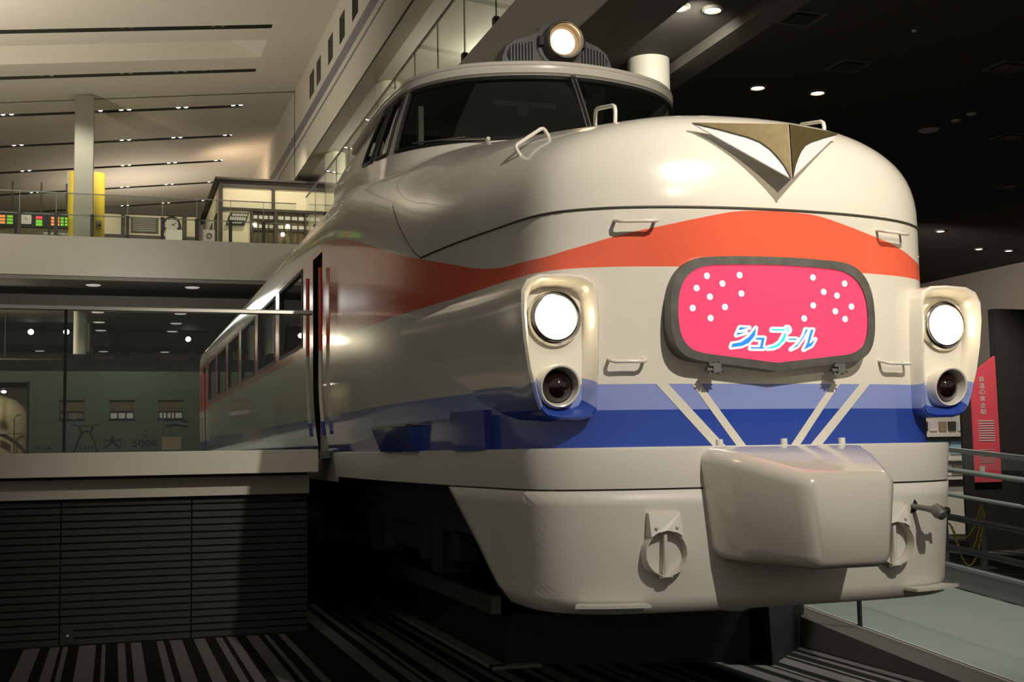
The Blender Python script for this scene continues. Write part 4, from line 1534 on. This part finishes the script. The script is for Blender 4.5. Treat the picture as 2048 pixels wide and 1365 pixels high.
def gasket(sg, i0, i1, v0=.06, v1=.955):
    path = [cabp(i, v0, sg, .002) for i in range(i0, i1 + 1)] + [cabp(i1, lerp(v0, v1, k / 4), sg, .002) for k in range(1, 5)] + \
           [cabp(i, v1, sg, .002) for i in range(i1, i0 - 1, -1)] + [cabp(i0, lerp(v1, v0, k / 4), sg, .002) for k in range(1, 5)]
    MB().tube(path, .016, 6).build('gasket', 'rubber', CABO, 50)


for sg in (-1, 1):
    pane('windshield', sg, 0, iA0)
    gasket(sg, 0, iA0)
    pane('quarter_window', sg, iA1, iB0)
    gasket(sg, iA1, iB0)
    pane('side_window', sg, iB1, iC, m='sideglass')
    gasket(sg, iB1, iC)
mu = MB()
mu.grid([[cabp(0, v, 1, .012) + Vector((dx, 0, 0)) for dx in (-.022, .022)] for v in (0, .25, .5, .75, 1)])
mu.grid([[cabp(0, v, 1, .012) + Vector((.022, 0, 0)), cabp(0, v, 1, -.05) + Vector((.022, 0, 0))] for v in (0, .5, 1)])
mu.grid([[cabp(0, v, 1, .012) + Vector((-.022, 0, 0)), cabp(0, v, 1, -.05) + Vector((-.022, 0, 0))] for v in (0, .5, 1)])
mu.build('mullion', 'steel', CABO)
# wipers
for sg in (-1, 1):
    a = cabp(17, .09, sg, .05)
    c = cabp(26, .10, sg, .045)
    piv = cabp(14, .04, sg, .05)
    w = MB().tube([piv, a.lerp(c, .45)], .009, 6).tube([a, c], .007, 6).build('wiper', 'steel', CABO)
    MB().lathe(piv, (0, -1, .3), [(.0001, .01), (.014, .008), (.018, -.02)], 12).build('wiper_pivot', 'white', w, 40)
# cab interior
it = MB()
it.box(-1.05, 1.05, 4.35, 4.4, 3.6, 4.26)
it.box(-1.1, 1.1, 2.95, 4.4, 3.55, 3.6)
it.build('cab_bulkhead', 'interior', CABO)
MB().box(-.55, -.05, 2.86, 2.90, 4.13, 4.17).box(-.36, -.27, 2.85, 2.91, 4.06, 4.15).build('sun_visor', 'slot', CABO)
MB().box(-.05, .45, 3.3, 3.8, 3.6, 3.95).build('driver_desk', 'interior', CABO)
MB().box(-1.02, -.98, 3.28, 3.34, 3.6, 4.2).build('curtain_pole', 'curtain', CABO)

# ------------------------------------------------------------------ roof headlamp
RH = MB()
rp = [(.455, 4.40), (.46, 4.53), (.425, 4.62), (.35, 4.675), (.22, 4.72), (.165, 4.755), (.13, 4.80), (.07, 4.83), (0, 4.84)]
poly = [(-x, z) for x, z in rp] + [(x, z) for x, z in rp[::-1][1:]]
rows = []
for (y, sx, szz) in ((2.955, .93, .97), (2.93, .97, .99), (2.96, 1, 1), (3.1, 1, 1), (3.5, .96, .8), (3.95, .85, .35), (4.1, .7, .1)):
    rows.append([(x * sx, y, 4.40 + (z - 4.40) * szz) for x, z in poly])
rows = rows[1:]
RH.grid(rows)
RH.add([Vector((x * .97, 2.93, 4.40 + (z - 4.40) * .99)) for x, z in poly], [tuple(range(len(poly)))])
RHO = RH.build('roof_lamp_housing', 'lampgrey', TRAIN, 35, label='grey roof lamp housing with slotted vents')
LC = Vector((.02, 2.93, 4.665))
MB().lathe(LC, (0, -1, 0), [(.19, -.02), (.19, .012), (.16, .02), (.155, .10), (.147, .135), (.138, .135), (.132, .09), (.132, .07)], 48).build('lamp_barrel', 'lampgrey', RHO, 35)
MB().lathe(LC, (0, -1, 0), [(.131, .07), (.131, .13), (.146, .137), (.128, .128), (.127, .07)], 48).build('lamp_bezel', 'chrome', RHO, 35)
MB().lathe(LC, (0, -1, 0), [(.132, .068), (.100, .072), (.100, .06)], 40).build('lamp_ring', 'lampgrey', RHO, 35)
MB().lathe(LC, (0, -1, 0), [(.0001, .09), (.05, .086), (.102, .066)], 36).build('lamp_lens', 'lens2', RHO, 60)
lamp('roof_lamp_glow', 'POINT', LC + Vector((0, -.115, 0)), 2.2, (1, .62, .26), None, .04)
for sg in (-1, 1):
    MB().box(LC.x + sg * .17 - .018, LC.x + sg * .17 + .018, 2.86, 2.93, 4.63, 4.70).build('hinge', 'railm', RHO)
    # vent: dark plate with bars
    gp = []
    for k in range(9):
        a = math.pi * (.5 + k / 8)
        gp.append((-.30 + .11 * math.cos(a), 4.555 + .085 * math.sin(a) * (1 if math.sin(a) < 0 else .95)))
    gp += [(-.205, 4.468), (-.205, 4.665), (-.25, 4.655)]
    b = MB().prism([(-sg * x, z) for x, z in gp], lambda p: (p[0], 2.918, p[1]), lambda p: (p[0], 2.935, p[1]))
    b.build('vent', 'black', RHO)
    for q in range(8):
        x = .205 + .0255 * q
        dz = .09 * math.sqrt(max(0, 1 - (max(0, x - .26) / .16) ** 2))
        MB().box(sg * x - .0065, sg * x + .0065, 2.905, 2.925, 4.555 - dz - .004, 4.56 + dz).build('vent_bar', 'lampgrey', RHO)

# ------------------------------------------------------------------ train side details
for sg in (-1, 1):
    for (y0, y1) in WIN:
        x = sg * 1.448
        wo = MB()
        for (a0, a1, b0, b1) in ((y0 - .02, y1 + .02, 2.58, 2.615), (y0 - .02, y1 + .02, 3.325, 3.36), (y0 - .02, y0 + .03, 2.6, 3.34), (y1 - .03, y1 + .02, 2.6, 3.34)):
            wo.box(min(sg * 1.43, sg * 1.478), max(sg * 1.43, sg * 1.478), a0, a1, b0, b1)
        wf = wo.build('side_window', 'seam', TRAIN)
        MB().box(min(x, x + sg * .006), max(x, x + sg * .006), y0 + .02, y1 - .02, 2.61, 3.33).build('pane', 'sideglass', wf)
        for yc in (y0 + .1, y1 - .25):
            cb = MB()
            cb.grid([[(sg * (1.36 + .02 * math.sin(k * 2.2)), yc + .02 * k, z) for k in range(8)] for z in (2.62, 3.32)])
            cb.build('curtain', 'curtain', wf, 60)
    for (y0, y1) in DOOR:
        d = MB().box(min(sg * 1.36, sg * 1.40), max(sg * 1.36, sg * 1.40), y0, y1, 1.54, 3.36, 0)
        do = d.build('side_door', 'red' if y0 < 10 else 'black', TRAIN)
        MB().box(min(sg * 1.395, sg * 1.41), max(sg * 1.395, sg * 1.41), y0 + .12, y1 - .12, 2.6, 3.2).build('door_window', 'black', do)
        MB().box(min(sg * 1.395, sg * 1.408), max(sg * 1.395, sg * 1.408), y0, y1, 1.54, 2.45).build('lower_panel', 'white', do)
        for yy in (y0 - .09, y1 + .09):
            pth = []
            for k in range(13):
                z = lerp(1.70, 3.18, k / 12)
                w = wall(sg * s_of_y(yy), z, .035)
                pth.append(w)
            MB().tube(pth, .017, 8, mfun=lambda p: 2 if p.z < 1.86 else (0 if p.z < 2.48 else 1)).build('door_handrail', ['white', 'red', 'blue'], TRAIN, 50)
        MB().box(min(sg * 1.38, sg * 1.50), max(sg * 1.38, sg * 1.50), y0 - .02, y1 + .02, 1.50, 1.56).build('door_step', 'edge', TRAIN)
    # gutter
    g = MB()
    pth = []
    for k in range(20):
        y = lerp(4.55, 21.2, k / 19)
        s = sg * s_of_y(y)
        p = dome(s, .62)
        pth.append(p)
    g.tube(pth, .02, 6)
    g.build('gutter', 'roofgrey', TRAIN, 50)
# interior floor and aisle wall so that windows look into a saloon
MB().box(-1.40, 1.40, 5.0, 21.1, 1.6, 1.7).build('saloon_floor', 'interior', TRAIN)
MB().box(-.03, .03, 6.0, 21.0, 1.7, 2.75).build('seat_row', 'curtain', TRAIN)

# underframe and bogie
MB().box(-1.1, 1.1, 1.4, 21, 1.02, 1.33).build('underframe', 'under', TRAIN)
for yb in (3.6, 17.8):
    bg_ = MB()
    for sg in (-1, 1):
        bg_.box(sg * 1.0 - .06, sg * 1.0 + .06, yb - 1.5, yb + 1.5, .82, 1.0)
        bg_.box(sg * 1.0 - .1, sg * 1.0 + .1, yb - 1.2, yb - .9, .72, 1.02)
        bg_.box(sg * 1.0 - .1, sg * 1.0 + .1, yb + .9, yb + 1.2, .72, 1.02)
    bg_.box(-1.0, 1.0, yb - .25, yb + .25, .8, 1.02)
    bo = bg_.build('bogie', 'under', TRAIN)
    for dy in (-1.05, 1.05):
        for sg in (-1, 1):
            MB().lathe((sg * .55, yb + dy, .945), (1, 0, 0), [(.0001, -.06), (.43, -.06), (.45, -.03 * sg), (.43, .06), (.0001, .06)], 28).build('wheel', 'under', bo, 40)
    for dy in (-.6, .6):
        MB().lathe((-1.02, yb + dy, .78), (0, 0, 1), [(.09, 0), (.09, .24)], 16).build('spring', 'under', bo, 40)
for (y0, y1) in ((6.2, 8.4), (8.8, 11.5), (12, 15)):
    MB().box(-1.3, 1.3, y0, y1, .68, 1.10).build('equipment_box', 'under', TRAIN)

# ------------------------------------------------------------------ black track plinth and rails
t = thing('track_plinth', 'black track bed block under the train nose', 'plinth', (.4, 3, 0))
fp = [(-.55, 2.8), (-.28, 2.78), (1.15, 2.3), (1.78, 3.0), (1.78, 22), (-.55, 22)]
MB().prism(fp, lambda p: (p[0], p[1], 0), lambda p: (p[0], p[1], .36)).build('block', 'black', t)
for sg in (-1, 1):
    MB().box(sg * .57 - .035, sg * .57 + .035, 2.9 if sg < 0 else 3.45, 22, .36, .49).build('rail', 'edge', t)
bs = MB().prism([(1.22, 2.10), (1.98, 2.9), (1.98, 2.98), (1.24, 2.2)], lambda p: (p[0], p[1], 0), lambda p: (p[0] - .03, p[1], .70))
tag(bs.build('track_end_shield', 'under'), 'black angled shield standing at the right of the track bed', 'shield')
fp = None
struct(MB().box(-.66, -.55, 2.74, 8, 0, .02).box(-.66, -.3, 2.70, 2.80, 0, .02).build('trim_8', 'gcol'))

# ------------------------------------------------------------------ ramp with glass fence and rails on the right
RS = .08


def rz(y):
    return .06 + RS * (y - .71)


def ramp_prism(name, m, x0, x1, y0, y1, d0, d1, parent=None, bevel=0):
    """bar that follows the ramp: from rz+d0 to rz+d1"""
    b = MB()
    vs_ = []
    for y in (y0, y1):
        for x in (x0, x1):
            for d in (d0, d1):
                vs_.append((x, y, rz(y) + d))
    b.add(vs_, [(0, 1, 3, 2), (4, 6, 7, 5), (0, 4, 5, 1), (2, 3, 7, 6), (0, 2, 6, 4), (1, 5, 7, 3)])
    return b.build(name, m, parent, bevel=bevel)


b = MB()
kp = []
for y in (-3.5, .11, 9.0):
    kp.append([(1.80 + .02 * y, y, 0), (2.03, y, max(.012, rz(y))), (2.09, y, max(.012, rz(y))), (2.09, y, 0)])
b.grid(kp, 0, True)
struct(b.build('trim_9', 'curb'))
struct(ramp_prism('floor_ramp', 'rampfloor', 2.09, 3.82, -.04, 9.0, -.05, -.005))
t = thing('ramp_glass_fence', 'frameless glass fence with thin steel channel along the kerb of the ramp', 'railing', (2.06, 2, .1))
for (a, c) in ((-3.4, -.62), (-.6, 2.26), (2.29, 5.0), (5.03, 8.8)):
    bb = MB()
    vs_ = []
    for y in (a, c):
        for x in (2.053, 2.067):
            for z in (max(.0, rz(y)), rz(y) + 1.39):
                vs_.append((x, y, z))
    bb.add(vs_, [(0, 1, 3, 2), (4, 6, 7, 5), (0, 4, 5, 1), (2, 3, 7, 6), (0, 2, 6, 4), (1, 5, 7, 3)])
    bb.build('glass_pane', 'glass', t)
ramp_prism('top_edge', 'gpost', 2.04, 2.08, -3.4, 8.8, 1.39, 1.42, t)
ramp_prism('bottom_channel', 'shop', 2.035, 2.048, -.04, 8.8, 0, .018, t)
ramp_prism('bottom_channel', 'shop', 2.072, 2.085, -.04, 8.8, 0, .018, t)
for y in (-.61, 2.275, 5.015):
    for dy in (-.012, .012):
        MB().box(2.05, 2.07, y + dy - .004, y + dy + .004, rz(y), rz(y) + 1.39).build('pane_joint', 'railm', t)
t = thing('ramp_rail_fence', 'far side ramp railing with black tubes and grey base board', 'railing', (3.9, 4, .2))
ramp_prism('base_board', 'gpost', 3.84, 3.90, -.5, 10, .0, .17, t)
ramp_prism('base_cap', 'gpost', 3.82, 3.92, -.5, 10, .17, .195, t)
for d, r, m in ((.33, .03, 'railm'), (.60, .03, 'railm'), (.80, .018, 'gpost'), (1.02, .024, 'gpost')):
    MB().tube([(3.88, y, rz(y) + d) for y in (-.5, 3, 6, 10)], r, 10).build('rail_tube', m, t, 50)
for y in (.2, 2.6, 5.0, 7.4, 9.8):
    MB().box(3.87, 3.89, y - .03, y + .03, rz(y) + .19, rz(y) + 1.02).build('post', 'railm', t)

# yellow chain stanchions beyond the ramp
posts = [(6.42, 7.0), (7.02, 7.05)]
for i, (x, y) in enumerate(posts):
    t = thing('chain_stanchion', 'grey-green stanchion with a brown cap holding a yellow chain' if i else 'grey-green stanchion with a dark knob holding a yellow chain', 'stanchion', (x, y, 0))
    z1 = .62 if i == 0 else .80
    MB().lathe((x, y, 0), (0, 0, 1), [(.0001, 0), (.05, 0), (.05, z1), (.0001, z1)], 16).build('post', 'gpost', t, 40)
    MB().lathe((x, y, z1), (0, 0, 1), [(.055, 0), (.055, .07), (.03, .1), (.0001, .1)], 16).build('cap', 'rust' if i else 'railm', t, 40)
    MB().lathe((x, y, 0), (0, 0, 1), [(.0001, .0), (.14, 0), (.14, .02), (.05, .03)], 20).build('foot', 'gpost', t, 40)
for i, (za, zb, sag) in enumerate(((.58, .78, .32), (.56, .74, .50), (.54, .70, .62))):
    ch = MB()
    n = 26
    for k in range(n):
        u0, u1 = k / n, (k + .86) / n

        def cp(u):
            return Vector((lerp(6.48, 6.96, u), 6.98 - .03 * i, lerp(za, zb, u) - sag * 4 * u * (1 - u) * .9))
        a, c = cp(u0), cp(u1)
        ch.tube([a, a.lerp(c, .5) + Vector((0, .008 * (-1) ** k, 0)), c], [.007, .012, .007], 5)
    tag(ch.build('yellow_chain', 'yellowchain'), ['topmost yellow plastic chain between the two stanchions', 'middle yellow plastic chain between the two stanchions', 'lowest hanging yellow plastic chain between the two stanchions'][i], 'chain')

# black partition, banner, display shelf
t = thing('black_partition', 'tall black partition panel right of the crimson banner', 'partition', (9.6, 9.05, 0))
MB().box(9.03, 12.5, 9.06, 9.2, 0, 3.5).build('panel', 'darkwall', t)
MB().box(9.10, 12.5, 9.045, 9.06, 0, 2.55).build('raised_panel', 'darkwall', t)
MB().box(8.50, 9.03, 9.06, 9.2, 0, 2.5).build('side_panel', 'darkwall', t)
tag(box_obj('black_pier', 'darkwall', 8.33, 8.49, 9.0, 9.05, 0, 2.96), 'narrow black pier left of the crimson banner', 'pier')
t = thing('crimson_banner', 'crimson exhibition banner with slanted top and white vertical lettering', 'banner', (8.75, 9, 0))
MB().prism([(8.50, .98), (8.96, .98), (8.95, 2.80), (8.51, 2.52)], lambda p: (p[0], 9.0, p[1]), lambda p: (p[0], 9.04, p[1])).build('banner_board', 'banner', t)
for i, chx in enumerate('鉄道の黄金期'):
    z = 2.50 - i * .094
    place_text('lettering', chx, 'pale', t, 8.645, 8.74, z - .082, z, 8.992, offset=.004)
for i in range(9):
    z = 1.85 - i * .035
    MB().box(8.60, 8.88, 8.994, 8.999, z, z + .014).build('text_line', 'pale', t)
for i in range(7):
    z = 1.44 - i * .03
    MB().box(8.60, 8.86, 8.994, 8.999, z, z + .007).build('text_line', 'pale', t)
MB().box(8.59, 8.67, 8.99, 8.999, 1.11, 1.21).build('label_patch', 'pale', t)
t = thing('picture_display', 'lit display shelf with small pictures and pale blue panels', 'display', (10.3, 12, 0))
MB().box(9.6, 11.2, 12.05, 12.15, 0, 2.3).build('back_board', 'shop', t)
for (z0, z1) in ((1.66, 1.72), (.93, .98), (1.25, 1.29)):
    MB().box(9.6, 11.2, 11.9, 12.06, z0, z1).build('shelf', 'shop', t)
for i in range(8):
    x = 9.66 + i * .19
    MB().box(x, x + .15, 12.02, 12.05, 1.76, 1.92).build('picture', ['shopbrown', 'slot', 'pale'][i % 3], t)
for i in range(6):
    x = 9.66 + i * .26
    MB().box(x, x + .22, 12.02, 12.05, 1.36, 1.62).build('blue_panel', 'shopblue', t)
for i in range(6):
    x = 9.66 + i * .26
    MB().box(x, x + .24, 12.0, 12.05, 1.0, 1.2).build('picture', ['shopbrown', 'green', 'shop'][i % 3], t)
